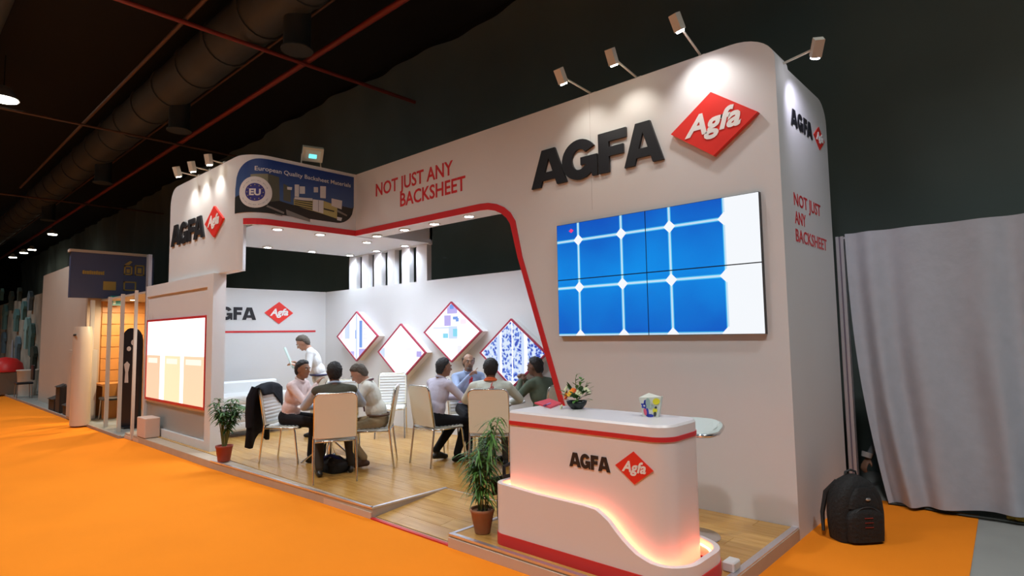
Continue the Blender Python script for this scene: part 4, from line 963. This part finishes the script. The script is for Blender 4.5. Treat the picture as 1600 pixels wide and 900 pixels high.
part('board', MB().box((-16.14,2.98,2.66),(-16.0,4.62,3.68)), NB, t); part('top_edge', MB().box((-16.18,2.95,3.68),(-15.97,4.5,3.74)), NW, t)
f16 = lambda a,b,d: (-16+d,a,b)
def gmark(*polys):
    m = MB()
    for q in polys: m.prism(q, f16, 0, .012)
    part('gold_mark', m, GOLD, t)
rc_ = lambda a,b,w_,h_: [(a,b),(a+w_,b),(a+w_,b+h_),(a,b+h_)]
for k in range(10): gmark([(3.2+.042*k,3.2),(3.235+.042*k,3.19),(3.235+.042*k,3.265+.02*(k%3==0)),(3.2+.042*k,3.27)])
for a,b,w_,h_ in ((4.0,3.22,.17,.22),(4.22,3.22,.2,.25),(4.0,2.85,.26,.22)): gmark(rc_(a,b,w_,.03),rc_(a,b+h_-.03,w_,.03),rc_(a,b,.03,h_),rc_(a+w_-.03,b,.03,h_))
gmark(rc_(4.05,3.27,.07,.09)); gmark(rc_(4.28,3.28,.08,.12)); gmark([(4.0,3.46),(4.1,3.46),(4.17,3.54),(4.12,3.56)]); gmark(rc_(3.6,2.85,.25,.2))
for x,y in ((-15.2,4.0),(-13.6,4.0)):  # downlights added here to brighten the wooden wall
    tt = thing('downlight', 'added warm downlight under the neighbouring stand ceiling '+('by the wooden wall' if x < -15 else 'by the black figure board'), 'downlight', (x,y,2.6)); part('ring', MB().lathe([(.09,0),(.09,-.012),(.06,-.014),(.06,0)],(x,y,2.6),16), LAMPW, tt); part('lens', MB().lathe([(.06,-.004),(.06,-.012),(.0005,-.016)],(x,y,2.6),16), GLOWW, tt)
    light('downlight_bulb','SPOT',(x,y,2.56),150,(1,.78,.5),tt,(x-.6,y,0),.05,160,.6,off=OFF[tt.name])
p = onX(181,470,-15.9); solo('exit_sign', MB().box((p.x-.03,p.y-.11,p.z-.11),(p.x+.03,p.y+.11,p.z+.11)).box((p.x+.03,p.y-.06,p.z-.08),(p.x+.034,p.y-.01,p.z+.08),1), [mat('exit_teal',(.02,.20,.17),.4,emit=.15,ecol=(.02,.3,.25)),mat('exit_white',(.6,.75,.7),.4)], 'small teal sign hanging under the blue fascia board', 'sign', tuple(p))
for k,(px,py,h,w_) in enumerate(((138,658,2.55,.035),(165,667,2.55,.03),(185,675,2.55,.028),(206,686,2.55,.022))):
    p = onZ(px,py,.03); solo('upright_post', MB().box((p.x-w_,p.y-w_,.03),(p.x+w_,p.y+w_,h)), mat('post_white',(.62,.58,.52),.45), ('white stand post beside the rounded kiosk','white stand post beside the dark chair','white stand post beside the black figure board','slim white stand post above the small plinth')[k], 'post', (p.x,p.y,.03), 'white posts of the neighbouring stand')
p = onX(234,398,-12.2); solo('post', MB().box((-12.27,p.y-.03,.03),(-12.22,p.y+.03,p.z)).box((-12.20,p.y-.03,.03),(-12.15,p.y+.03,p.z)).box((-12.22,p.y-.015,.03),(-12.20,p.y+.015,p.z-.01)), ALU, 'tall aluminium post between the two stands', 'post', (-12.21,p.y,.03))
p = onZ(124,664,.03); t = thing('kiosk', 'tall rounded cream kiosk with a black slot', 'kiosk', (p.x,p.y,.03))
m = MB(); superbox(m,(p.x,p.y,.03),.20,.16,1.95,lambda u: 1 if u<.96 else .8,p=.8); part('body', m, mat('kiosk_cream',(.66,.56,.46),.4), t); part('slot', MB().box((p.x+.02,p.y-.165,1.80),(p.x+.20,p.y-.15,1.83)), BLACKP, t)
p = onZ(108,655,.03); solo('cabinet', MB().box((p.x-.3,p.y,.03),(p.x+.3,p.y+.4,1.5)).box((p.x-.27,p.y-.012,.08),(p.x-.01,p.y,1.45)).box((p.x+.01,p.y-.012,.08),(p.x+.27,p.y,1.45)), NW, 'pale two-door cabinet behind the rounded kiosk', 'cabinet', (p.x,p.y,.03))
p = onZ(200,668,.03); t = thing('figure_board', 'black round-topped figure board with white spots', 'display board', (p.x,p.y,.03))
prof = [(-.20,0),(.20,0),(.20,1.55)]+[(.20*cos(radians(a)),1.62+.28*sin(radians(a))) for a in range(10,180,17)]+[(-.20,1.55)]
fb = lambda a,b,d: (p.x+a*.8,p.y+a*.6-d,.03+b)
part('board', MB().prism(prof, fb, 0, -.05), BLACKP, t); m = MB()
for a,b,r in ((.07,1.62,.06),(-.03,1.5,.045)): m.add([fb(a+r*cos(2*pi*k/16),b+r*sin(2*pi*k/16),.004) for k in range(16)],[tuple(range(16))])
m.add([fb(x,y,.004) for x,y in ((-.10,.85),(-.02,.85),(-.03,1.05),(.0,1.2),(-.06,1.26),(-.12,1.2),(-.09,1.05))],[tuple(range(7))])
part('spots', m, mat('spot_white',(.6,.58,.55),.5), t); part('foot', MB().box((p.x-.2,p.y-.12,.03),(p.x+.2,p.y+.12,.06)), BLACKP, t)
def far_chair(px,py,lab,s=1,mt=BLACKP):
    p = onZ(px,py,.03); t = thing('desk_chair', lab, 'chair', (p.x,p.y,.03)); x,y = p.x,p.y
    part('backrest', MB().box((x-.2*s,y+.18,.55),(x+.2*s,y+.23,1.0*s),0,.02), mt, t); part('seat', MB().box((x-.22,y-.2,.44),(x+.22,y+.2,.50),0,.02), mt, t)
    for a,b in ((-.2,-.18),(.2,-.18),(-.2,.18),(.2,.18)): part('leg', MB().tube([(x+a,y+b,.03),(x+a*.9,y+b*.9,.45)],.012), STEEL, t)
far_chair(174,655,'black chair in front of the wooden wall'); far_chair(36,622,'black chair among the goods of the far stall')
p = onZ(160,652,.03); t = thing('desk', 'low wooden desk in front of the wooden wall', 'desk', (p.x,p.y,.03))
part('desk_top', MB().box((p.x-.5,p.y-.1,.72),(p.x+.3,p.y+.4,.76)), WD, t); part('panel', MB().box((p.x-.48,p.y+.3,.03),(p.x+.28,p.y+.33,.72)), mat('desk_yellow',(.6,.40,.16),.5), t); part('side', MB().box((p.x-.5,p.y-.08,.03),(p.x-.46,p.y+.38,.72)), WD, t); part('side', MB().box((p.x+.26,p.y-.08,.03),(p.x+.30,p.y+.38,.72)), WD, t)
p = onZ(213,694,.0); t = thing('plinth', 'small white plinth between the two stands', 'plinth', (p.x,3.2,PZ)); part('body', MB().box((p.x-.22,3.115,PZ+.0),(p.x+.20,3.34,.42),0,.01), mat('plinth_pink',(.66,.50,.42),.6), t)
for px,py,w_,h,lab in ((92,645,.42,.62,'tall black carton beside the pale wall end'),(78,642,.6,.30,'low black carton on the neighbouring stand edge'),(100,650,.5,.25,'flat black carton before the pale cabinet')):
    p = onZ(px,py,.03); t = thing('carton', lab, 'carton', (p.x,3.2,.03)); part('body', MB().box((p.x-w_/2,3.07,.03),(p.x+w_/2,3.32,.03+h),0,.01), mat('carton_black',(.03,.025,.022),.7), t); part('flap', MB().obox((p.x,3.12,.03+h+.01),(w_/2*.96,0,0),(0,.08,.03),(0,0,.004)), mat('carton_black',(.03,.025,.022),.7), t)
# far stall
struct('wall_far_stall', MB().box((-44,4.6,.03),(-19.7,4.7,3.6)), mat('stall_wall',(.40,.41,.36),.8,var=.8,vscale=1.6))
p = onZ(42,618,.03); solo('bin', MB().lathe([(.22,0),(.27,.75),(.29,.77),(.29,.80),(.25,.80)],(p.x,p.y,.03),20), mat('bin_white',(.62,.58,.52),.5), 'white round bin in front of the far stall', 'bin', (p.x,p.y,.03))
p = onZ(6,616,.03); t = thing('display_stand', 'low stand carrying a bright red dome in the far stall', 'stand', (p.x,p.y,.03))
part('box', MB().box((p.x-.45,p.y-.3,.03),(p.x+.45,p.y+.3,.75),0,.02), mat('stand_brown',(.20,.15,.11),.7), t); part('dome', MB().lathe([(.48,0),(.44,.2),(.28,.36),(.001,.42)],(p.x,p.y,.80),20), mat('dome_red',(.7,.03,.03),.4), t); part('rim', MB().lathe([(.5,0),(.5,.05)],(p.x,p.y,.75),20), mat('dome_red',(.7,.03,.03),.4), t)
TEAL = [mat('bag_teal',(.10,.24,.25),.7,var=.3),mat('bag_light_teal',(.24,.45,.47),.7,var=.2),mat('bag_steel',(.12,.2,.26),.7,var=.3),mat('bag_dark',(.04,.06,.05),.7)]
rng = random.Random(2)
hb = [(10,495,.9,1.2,0),(28,500,.8,1.0,0),(40,485,.7,.8,0),(45,520,.8,1.3,1),(30,545,.8,1.1,2),(52,530,.7,1.3,0),(55,560,.8,1.0,3),(20,470,.8,.9,3),(8,535,.8,1.0,2),(50,470,.6,.8,2),(33,460,.5,.6,3),(5,460,.6,.6,0)]
hl = ['dull teal garment hung leftmost on the far stall wall','dull teal garment hung beside the leftmost one','small teal garment hung below the short dark one','pale turquoise garment hung beside the white wall end','steel blue garment hung over the bin','long teal garment hung against the white wall end','near black garment hung low beside the white wall end','near black garment hung high on the far stall wall','steel blue garment hung over the red dome','short steel blue garment hung high beside the wall end','short near black garment hung high on the far stall wall','short teal garment hung high on the far stall wall']
for (px,py,w_,h,mi),lab in zip(hb,hl):
    p = onY(px,py,4.577); m = MB()
    fnh = lambda a,b,d: (p.x+a,p.y-d,p.z+b)
    m.prism([(-.30*w_,-.5*h),(.30*w_,-.52*h),(.32*w_,.15*h),(.5*w_,.05*h),(.55*w_,.2*h),(.25*w_,.46*h),(.08*w_,.5*h),(-.08*w_,.5*h),(-.25*w_,.46*h),(-.55*w_,.2*h),(-.5*w_,.05*h),(-.32*w_,.15*h)], fnh, 0, .12)
    solo('garment', m, TEAL[mi], lab, 'garment', tuple(p), 'garments hung in the far stall')
p = onY(18,548,4.545); solo('pennant', MB().add([(p.x-.25,p.y,p.z-.5),(p.x+.25,p.y,p.z-.5),(p.x+.05,p.y,p.z+.5),(p.x-.05,p.y,p.z+.5),(p.x-.25,p.y+.03,p.z-.5),(p.x+.25,p.y+.03,p.z-.5),(p.x+.05,p.y+.03,p.z+.5),(p.x-.05,p.y+.03,p.z+.5)],[(0,1,2,3),(7,6,5,4),(0,4,5,1),(1,5,6,2),(2,6,7,3),(3,7,4,0)]), mat('pennant_blue',(.25,.32,.5),.6,var=.5,vscale=2,vcol=(.6,.6,.6)), 'tapering blue and white pennant in the far stall', 'pennant', tuple(p))

# ================================================================== PEOPLE
def ik(a, b, l1, l2, hint):
    a = Vector(a); b = Vector(b); d = b-a; L = d.length; Lm = (l1+l2)*.995
    if L > Lm: b = a+d*(Lm/L); d = b-a; L = Lm
    x = (l1*l1-l2*l2+L*L)/(2*L); h = sqrt(max(0,l1*l1-x*x)); dn = d/L; hv = Vector(hint)-a; hv = hv-dn*hv.dot(dn)
    hv = hv.normalized() if hv.length > 1e-5 else Vector((0,0,1)); return a+dn*x+hv*h, b
def capsule(mb, a, b, ra, rb, n=12):
    a = Vector(a); b = Vector(b); d = b-a; L = max(d.length,1e-4); d = d/L; u = d.orthogonal().normalized(); v = d.cross(u); pr = []
    for k in range(5): t = -pi/2+pi/2*k/4*.999; pr.append((a+d*ra*sin(t), max(ra*cos(t),1e-4)))
    for k in range(5): t = pi/2*k/4*.999; pr.append((b+d*rb*sin(t), max(rb*cos(t),1e-4)))
    vs = [c+(u*cos(2*pi*j/n)+v*sin(2*pi*j/n))*r for c,r in pr for j in range(n)]
    fs = [(i*n+j,i*n+(j+1)%n,(i+1)*n+(j+1)%n,(i+1)*n+j) for i in range(len(pr)-1) for j in range(n)]
    fs += [tuple(range(n-1,-1,-1)), tuple((len(pr)-1)*n+j for j in range(n))]
    mb.add(vs, fs)
def person(label, loc, rz, skinc, mats, hairc, pelvis=(0,-.08,.56), lean=.12, side=0., twist=0., hyaw=0., hpitch=0., hroll=0., handL=(-.18,.34,.76), handR=(.18,.34,.76), elbL=None, elbR=None, footL=(-.13,.42,0), footR=(.13,.42,0), bare_fore=False, bald=0, beard=None, tie=None, lanyard=None, curlL=.7, curlR=.7, pointR=False, belly=.0, collar=None, build=1.0, kneeout=.05, footdir=None, fdir=None, vest=False, stand=False):
    """local frame: +Y is where the person faces, z=0 is the ground"""
    PR = []   # primitives: (kind, data, material slot)
    mb = MB()
    def cap(a,b,ra,rb,slot): capsule(mb,a,b,ra,rb); PR.append(('c',np.array([*a]),np.array([*b]),ra,rb,slot))
    def ell(c,r,slot,R=None): mb.ball(c,r,0,16,12,R); PR.append(('e',np.array([*c]),np.array(r),np.array(R if R is not None else Matrix.Identity(3)),0,slot))
    SH,TR,SK_,SO,SL = 0,1,2,3,4
    P = Vector(pelvis); Rt = Matrix.Rotation(side,3,'Y')@Matrix.Rotation(-lean,3,'X')@Matrix.Rotation(twist,3,'Z')
    up = Rt@Vector((0,0,1)); rt = Rt@Vector((1,0,0)); fw = Rt@Vector((0,1,0)); B = build
    wa = P+up*.13; chst = P+up*.31+fw*.0; nb = P+up*.475; 
    ell(P,(.168*B,.125*B,.12),TR,Rt); ell(wa,(.155*B,.115*B+belly,.15),SH,Rt); ell(chst,(.172*B,.118*B,.19),SH,Rt)
    cap(chst+rt*.10+up*.10,chst-rt*.10+up*.10,.085*B,.085*B,SH)
    shL = nb-rt*.185*B-up*.045; shR = nb+rt*.185*B-up*.045
    cap(nb-up*.01,shL,.062,.062,SH); cap(nb-up*.01,shR,.062,.062,SH)
    Rh = Matrix.Rotation(hyaw,3,'Z')@Matrix.Rotation(hroll,3,'Y')@Matrix.Rotation(hpitch,3,'X')
    Rh = Matrix.Rotation(side*.4,3,'Y')@Matrix.Rotation(-lean*.35,3,'X')@Rh
    hu = Rh@Vector((0,0,1)); hf = Rh@Vector((0,1,0)); hr = Rh@Vector((1,0,0))
    nk = nb+up*.05+hf*.01; hc = nk+hu*.112+hf*.028
    cap(nb-up*.02, nk+hu*.06, .058,.054,SK_)
    ell(hc+hu*.025-hf*.012,(.075,.092,.088),SK_,Rh); ell(hc-hu*.03+hf*.018,(.060,.070,.085),SK_,Rh); cap(hc-hu*.075+hf*.055,hc-hu*.085+hf*.062,.026,.022,SK_)
    cap(hc+hf*.083+hu*.012,hc+hf*.102-hu*.020,.010,.014,SK_)
    for s in (-1,1): ell(hc+hr*.074*s-hf*.010-hu*.005,(.012,.022,.032),SK_,Rh)
    cap(hc+hf*.079+hu*.030-hr*.03,hc+hf*.079+hu*.030+hr*.03,.011,.011,SK_)
    # arms
    for s,sh,hand,elb,curl in ((-1,shL,handL,elbL,curlL),(1,shR,handR,elbR,curlR)):
        eh = elb or (s*.5,-.25,.6); e,w_ = ik(sh,hand,.285,.255,eh)
        cap(sh,e,.056*B,.046*B,SL); cap(e,w_,.045*B,.031*B,SK_ if bare_fore else SL)
        d = (w_-e).normalized(); sd = d.cross(Vector((0,0,1))); sd = sd.normalized() if sd.length > .1 else Vector((1,0,0)); nrm = sd.cross(d)
        pc = w_+d*.055
        ell(pc,(.040,.048,.016),SK_,Matrix((sd,d,nrm)).transposed())
        for q,(o_,L) in enumerate(((-.030,.058),(-.010,.070),(.011,.066),(.030,.052))):
            c_ = curl; 
            if pointR and s == 1: c_ = .05 if q == 0 else 1.5
            k0 = w_+d*.092+sd*o_; a1 = d*cos(c_*.5)-nrm*sin(c_*.5); k1 = k0+a1*L*.5; a2 = d*cos(c_*1.3)-nrm*sin(c_*1.3); k2 = k1+a2*L*.38; a3 = d*cos(c_*1.9)-nrm*sin(c_*1.9); k3 = k2+a3*L*.28
            cap(k0-d*.01,k1,.0095,.009,SK_); cap(k1,k2,.009,.0085,SK_); cap(k2,k3,.0085,.0075,SK_)
        tb = w_+d*.03-sd*.036*s*1; td = (d*.7-sd*.7*s-nrm*.3).normalized(); cap(tb,tb+td*.035,.012,.0105,SK_); cap(tb+td*.035,tb+td*.035+(d*.9-nrm*.4)*.03,.0105,.009,SK_)
    # legs
    for s,ft in ((-1,footL),(1,footR)):
        hip = P+Vector((s*.095,.0,-.02)); an = Vector(ft)+Vector((0,0,.085)); fd = Vector((s*.12,1,0)).normalized() if fdir is None else Vector(fdir).normalized()
        kn,an = ik(hip,an,.43,.42,hip+Vector((s*kneeout*4,2,1.2 if not stand else .0)))
        cap(hip,kn,.085*B,.066*B,TR); cap(kn,an+Vector((0,0,.02)),.064*B,.048,TR)
        heel = Vector((an.x,an.y,max(.035,an.z-.055)))-fd*.04; toe = heel+fd*.20; toe.z = .03 if an.z < .11 else max(.03,heel.z-.06)
        cap(heel,toe,.036,.032,SO); cap(heel+fd*.05+Vector((0,0,.03)),toe-fd*.03+Vector((0,0,.006)),.036,.036,SO); cap(an,heel+fd*.04,.04,.036,SO)
    me = mesh(mb, mats); tmp = bpy.data.objects.new('tmp',me); COL.objects.link(tmp)
    rm = tmp.modifiers.new('r','REMESH'); rm.mode = 'VOXEL'; rm.voxel_size = .0095; rm.use_smooth_shade = True
    sm = tmp.modifiers.new('s','SMOOTH'); sm.factor = .5; sm.iterations = 4
    dg = bpy.context.evaluated_depsgraph_get(); m2 = bpy.data.meshes.new_from_object(tmp.evaluated_get(dg)); bpy.data.objects.remove(tmp)
    n = len(m2.polygons); cen = np.empty(n*3,np.float32); m2.polygons.foreach_get('center',cen); cen = cen.reshape(-1,3).astype(float)
    best = np.full(n,1e9); slot = np.zeros(n,int)
    for pr in PR:
        if pr[0] == 'c':
            a,b,ra,rb_,sl = pr[1:]; ab = b-a; tt = np.clip(((cen-a)@ab)/max(ab@ab,1e-9),0,1); dd = np.linalg.norm(cen-a-tt[:,None]*ab,axis=1)-(ra+(rb_-ra)*tt)
        else:
            c,r,R_,_,sl = pr[1:]; q = (cen-c)@R_; k = np.linalg.norm(q/r,axis=1); dd = (k-1)*r.min()
        w_ = dd < best; best[w_] = dd[w_]; slot[w_] = sl
    m2.materials.clear()
    for mm in mats: m2.materials.append(mm)
    m2.polygons.foreach_set('material_index', slot.astype(np.int32)); m2.polygons.foreach_set('use_smooth',np.ones(n,bool)); m2.update()
    o = link('person', m2, None, loc, rz); tag(o, label, 'person'); OFF[o.name] = (0,0,0)
    # hair
    if hairc:
        h = MB(); N,Mv = 32,20; vs = []; rg = random.Random(len(label))
        for i in range(Mv+1):
            th = pi*i/Mv
            for k in range(N):
                a = 2*pi*k/N; x,y,z = sin(th)*cos(a),sin(th)*sin(a),cos(th)
                lim = .58 if y > .62 else (.58-(.62-y)*.85 if y > 0 else max(-1.2,.05+y*2.4))
                g_ = max(0,min(1,(z-lim)/.18)); 
                if bald and y > -.55 and z > .55-.2*bald: g_ *= .0
                off = -.012+.027*g_*(1+.25*rg.uniform(-1,1))
                vs.append(hc+hu*.022-hf*.012+hr*x*(.077+off)+hf*y*(.094+off)+hu*(z*(.091+off*1.1)-(.022 if z < 0 and y < -.2 else 0)*min(1,-z*2)))
        h.add(vs,[(i*N+k,(i+1)*N+k,(i+1)*N+(k+1)%N,i*N+(k+1)%N) for i in range(Mv) for k in range(N)],0,True)
        part('hair', h, hairc, o, True)
    e_ = MB()
    for s in (-1,1):
        c = hc+hr*.031*s+hf*.077+hu*.012; e_.ball(c,(.013,.008,.0075),0,10,8,Rh); e_.ball(c+hf*.0065,(.0058,.004,.0058),1,8,6,Rh)
    part('eyes', e_, [mat('eye_white',(.7,.68,.64),.3),mat('eye_dark',(.02,.012,.01),.3)], o, True)
    b_ = MB()
    for s in (-1,1): b_.tube([hc+hr*.014*s+hf*.088+hu*.030,hc+hr*.032*s+hf*.087+hu*.036,hc+hr*.05*s+hf*.074+hu*.030],.0045,6)
    part('eyebrows', b_, hairc or mat('brow',(.03,.02,.015),.8), o, True)
    part('mouth', MB().tube([hc-hr*.024+hf*.080-hu*.058,hc+hf*.088-hu*.056,hc+hr*.024+hf*.080-hu*.058],[.003,.006,.003],6), mat('lips',(.28,.09,.07),.5), o, True)
    if beard:
        m = MB(); m.tube([hc+hr*q*.026+hf*(.088-.007*q*q)-hu*(.042+.003*q*q) for q in (-1,-.5,0,.5,1)],[.006,.008,.008,.008,.006],8)
        m.ball(hc+hf*.070-hu*.082,(.040,.030,.028),0,14,8,Rh); part('beard', m, beard, o, True)
    if collar:
        m = MB(); cc = nb+up*.035+hf*.005; m.tube([cc+rt*.062*cos(a)+fw*.062*sin(a)-up*.012*sin(a) for a in [2*pi*k/20 for k in range(20)]],.014,8,closed=True); part('collar', m, collar, o, True)
    if tie:
        m = MB(); f0 = lambda z,x: P+up*z+fw*((.128+belly*.6)*B+.012 if z > .1 else .13*B+belly)+rt*x
        pts = [(.46,.016),(.43,.026),(.40,.020),(.2,.035),(.06,.042),(.01,.005)]; vs = [f0(z,-x)+fw*(.0 if i else -.045) for i,(z,x) in enumerate(pts)]+[f0(z,x)+fw*(.0 if i else -.045) for i,(z,x) in enumerate(pts)]
        n_ = len(pts); vs += [v-fw*.02 for v in vs]; fs = [(i,i+1,n_+i+1,n_+i) for i in range(n_-1)]; fs += [tuple(x+2*n_ for x in f[::-1]) for f in fs]+[(i,2*n_+i,2*n_+i+1,i+1) for i in range(n_-1)]+[(n_+i,n_+i+1,3*n_+i+1,3*n_+i) for i in range(n_-1)]
        m.add(vs,fs); part('tie', m, tie, o, True)
    if lanyard:
        m = MB(); cc = nb+up*.03
        m.tube([cc+rt*.075*cos(a)+fw*.078*sin(a)-up*(.03*max(0,sin(a)))-up*.004 for a in [pi*(1+k/10) for k in range(11)]],.012,8); m.tube([cc+rt*.075,cc+rt*.06+fw*.10-up*.09,P+up*.15+fw*.14],.010,6); m.tube([cc-rt*.075,cc-rt*.06+fw*.10-up*.09,P+up*.15+fw*.14],.010,6)
        part('lanyard', m, lanyard, o, True)
    return o, dict(P=P,up=up,fw=fw,rt=rt,nb=nb,chst=chst,hc=hc,hf=hf,hu=hu,hr=hr,B=B)
HB = mat('hair_black',(.010,.008,.008),.6,bump=.8,bscale=60); HG = mat('hair_grey_brown',(.10,.08,.06),.7,bump=.8,bscale=60); BG = mat('beard_grey',(.16,.13,.11),.8,bump=.8,bscale=80)
SB = skin('brown',(.27,.125,.065)); SD = skin('dark',(.17,.075,.04)); SF = skin('fair',(.50,.27,.18)); SM = skin('olive',(.36,.19,.115))
BT = cloth('black_trousers',(.012,.012,.014)); SHO = mat('shoe_black',(.015,.013,.012),.4); SHB = mat('shoe_brown',(.09,.04,.022),.5)
def at(k): return (CH_[k][0][0],CH_[k][0][1],PZ), CH_[k][1]
# olive vest man
l,r = at(0); BLU = cloth('pale_blue',(.42,.50,.62))
o,d = person('seated man in an olive vest over a pale blue shirt, his back turned', l, r, SD, [cloth('olive_vest',(.085,.078,.055)),cloth('dark_brown',(.045,.036,.026)),SD,SHO,BLU], HB, lean=.22, handL=(-.20,.40,.76), handR=(.22,.42,.76), footL=(-.16,.12,0), footR=(.20,.22,0), collar=BLU, build=1.06, elbL=(-.6,.0,.7), elbR=(.6,.0,.7))
# pink shirt man
l,r = at(1); PK = cloth('pale_pink',(.74,.58,.56))
o,d = person('seated man in a pale pink shirt and black trousers before the draped jacket', l, r, SB, [PK,BT,SB,SHO,PK], HB, pelvis=(0,.0,.56), lean=.30, hpitch=.05, hyaw=-.25, handL=(-.06,.50,.80), handR=(.10,.42,.98), elbR=(.35,.25,.6), footL=(-.14,.40,0), footR=(.14,.38,0), collar=PK)
# writing man
l,r = at(2); WS = cloth('white_cream',(.72,.70,.62))
o,d = person('seated man in a cream white shirt, beige trousers and brown shoes, head bent', l, r, SF, [WS,cloth('beige_trousers',(.34,.26,.15)),SF,SHB,WS], HG, pelvis=(0,-.07,.56), lean=.30, hpitch=-.55, handL=(-.10,.44,.78), handR=(.08,.42,.79), footL=(-.12,.10,.02), footR=(.13,.22,0), collar=WS, belly=.02, lanyard=mat('lanyard_dark',(.10,.02,.04),.6))
m = MB(); p0 = d['P']; m.tube([p0+Vector((.172*cos(a),.138*sin(a),.065)) for a in [2*pi*k/28 for k in range(28)]],.014,8,closed=True); part('belt', m, mat('belt_brown',(.10,.05,.025),.5), o, True)
# lavender shirt man
l,r = at(3); LV = cloth('lavender',(.56,.52,.62))
o,d = person('seated man in a lavender shirt and black trousers beside the smooth cream chair back', l, r, SB, [LV,BT,SB,SHO,LV], HB, lean=.24, hyaw=-.15, handL=(-.10,.46,.76), handR=(.20,.44,.74), elbR=(.6,-.1,.6), footL=(-.12,.05,.03), footR=(.12,.20,0), collar=LV, build=1.05)
# orange lanyard man
l,r = at(4); MW = cloth('mint_white',(.66,.70,.63)); OR = mat('lanyard_orange',(.75,.13,.03),.6)
o,d = person('seated man in a mint white shirt with an orange lanyard, back turned', l, r, SD, [MW,cloth('grey_trousers',(.08,.08,.085)),SD,SHO,MW], HB, lean=.16, handL=(-.22,.40,.76), handR=(.22,.40,.76), elbL=(-.7,0,.7), elbR=(.7,0,.7), footL=(-.14,.30,0), footR=(.14,.34,0), lanyard=OR, build=1.08, collar=OR)
m = MB(); fnb = lambda a,b,e: d['P']+d['up']*(.425+b)+d['rt']*(a+.02)-d['fw']*(.104+e)
m.tube([fnb(*q) for q in ((-.035,-.02,0),(-.02,-.03,.003),(-.005,-.015,.004),(.002,.02,.003),(.012,.045,0))],.006,6); m.tube([fnb(*q) for q in ((.0,-.02,.004),(.02,-.028,.002),(.025,-.01,.002),(.01,-.002,.003))],.006,6); part('back_emblem', m, mat('emblem_red',(.6,.04,.04),.6), o, True)
# green shirt man
l,r = at(5); GR = cloth('sage_green',(.115,.145,.105))
o,d = person('seated man in a sage green shirt with both hands at his mouth', l, r, SD, [GR,cloth('jeans_dark',(.03,.035,.05)),SD,SHO,GR], HB, lean=.20, hpitch=-.08, hyaw=.15, handL=(-.06,.27,1.00), handR=(.06,.28,1.00), elbL=(-.35,.40,.4), elbR=(.35,.42,.4), footL=(-.14,.40,0), footR=(.14,.40,0), build=1.08, curlL=1.1, curlR=1.1)
# bearded man
l,r = at(6); SBL = cloth('sky_blue',(.36,.45,.66))
o,d = person('seated bearded man in a sky blue shirt and red tie, raising a finger', l, r, SM, [SBL,BT,SM,SHO,SBL], HG, lean=.10, pelvis=(0,-.06,.58), hyaw=-.12, handL=(-.2,.34,.74), handR=(.10,.34,1.04), elbR=(.4,.15,.6), footL=(-.13,.4,0), footR=(.13,.4,0), tie=mat('tie_red',(.55,.02,.04),.5), beard=BG, collar=SBL, pointR=True, bald=1)
# standing man
WH = cloth('white_short',(.78,.79,.80))
sp = (-8.75,4.95,PZ); srz = face(-.45,-.75)
o,d = person('man standing in a white short-sleeved shirt, bent over a pale folder', sp, srz, SF, [WH,cloth('stone_trousers',(.60,.57,.50)),SF,SHO,WH], HG, pelvis=(0,0,.94), lean=.34, hpitch=-.5, handL=(-.15,.36,1.16), handR=(.13,.35,1.18), elbL=(-.5,.0,.9), elbR=(.5,.0,.9), footL=(-.11,-.02,0), footR=(.11,.06,0), bare_fore=True, stand=True, build=1.0, belly=.01)
m = MB(); p0 = d['P']; m.tube([p0+d['up']*.06+Vector((.17*cos(a),.13*sin(a),0)) for a in [2*pi*k/28 for k in range(28)]],.016,8,closed=True); part('belt', m, mat('belt_navy',(.03,.03,.10),.5), o, True)
Rz = Matrix.Rotation(srz,3,'Z'); fp = Vector(sp)+Rz@Vector((-.01,.47,1.27))
fo = MB(); fo.obox((0,0,0),Rz@Vector((.16,0,0)),Rz@Vector((0,.07,.17)),Rz@Vector((0,.006,-.003))); fo.v = [tuple(Vector(v)+fp) for v in fo.v]; solo('folder', fo, mat('folder_mint',(.62,.78,.74),.5), 'pale mint folder held by the standing man', 'folder', tuple(fp))
# person crouching behind the curtain
GS = cloth('grey_shirt',(.20,.21,.22)); cl = Vector((-1.12,7.38,0)); crz = face(-.70,-.70); ci = Matrix.Rotation(-crz,3,'Z')
tgt = ci@(onY(1352,722,7.08)-cl); tg2 = ci@(onY(1395,700,7.1)-cl)
o,d = person('person crouching behind the curtain edge, a white cuff and hand reaching down', tuple(cl), crz, SM, [GS,cloth('orange_brown',(.30,.08,.03)),SM,SHO,GS], HB, pelvis=(0,-.20,.40), lean=.75, hpitch=-.3, handL=tuple(tg2), handR=tuple(tgt), footL=(-.14,.05,0), footR=(.14,.03,0), elbR=(.5,.2,.9))
m = MB(); q = Vector(tgt); m.tube([q+Vector((0,-.03,.10)),q+Vector((0,-.015,.05))],[.052,.048],14); part('cuff', m, mat('cuff_white',(.7,.69,.66),.7), o, True)
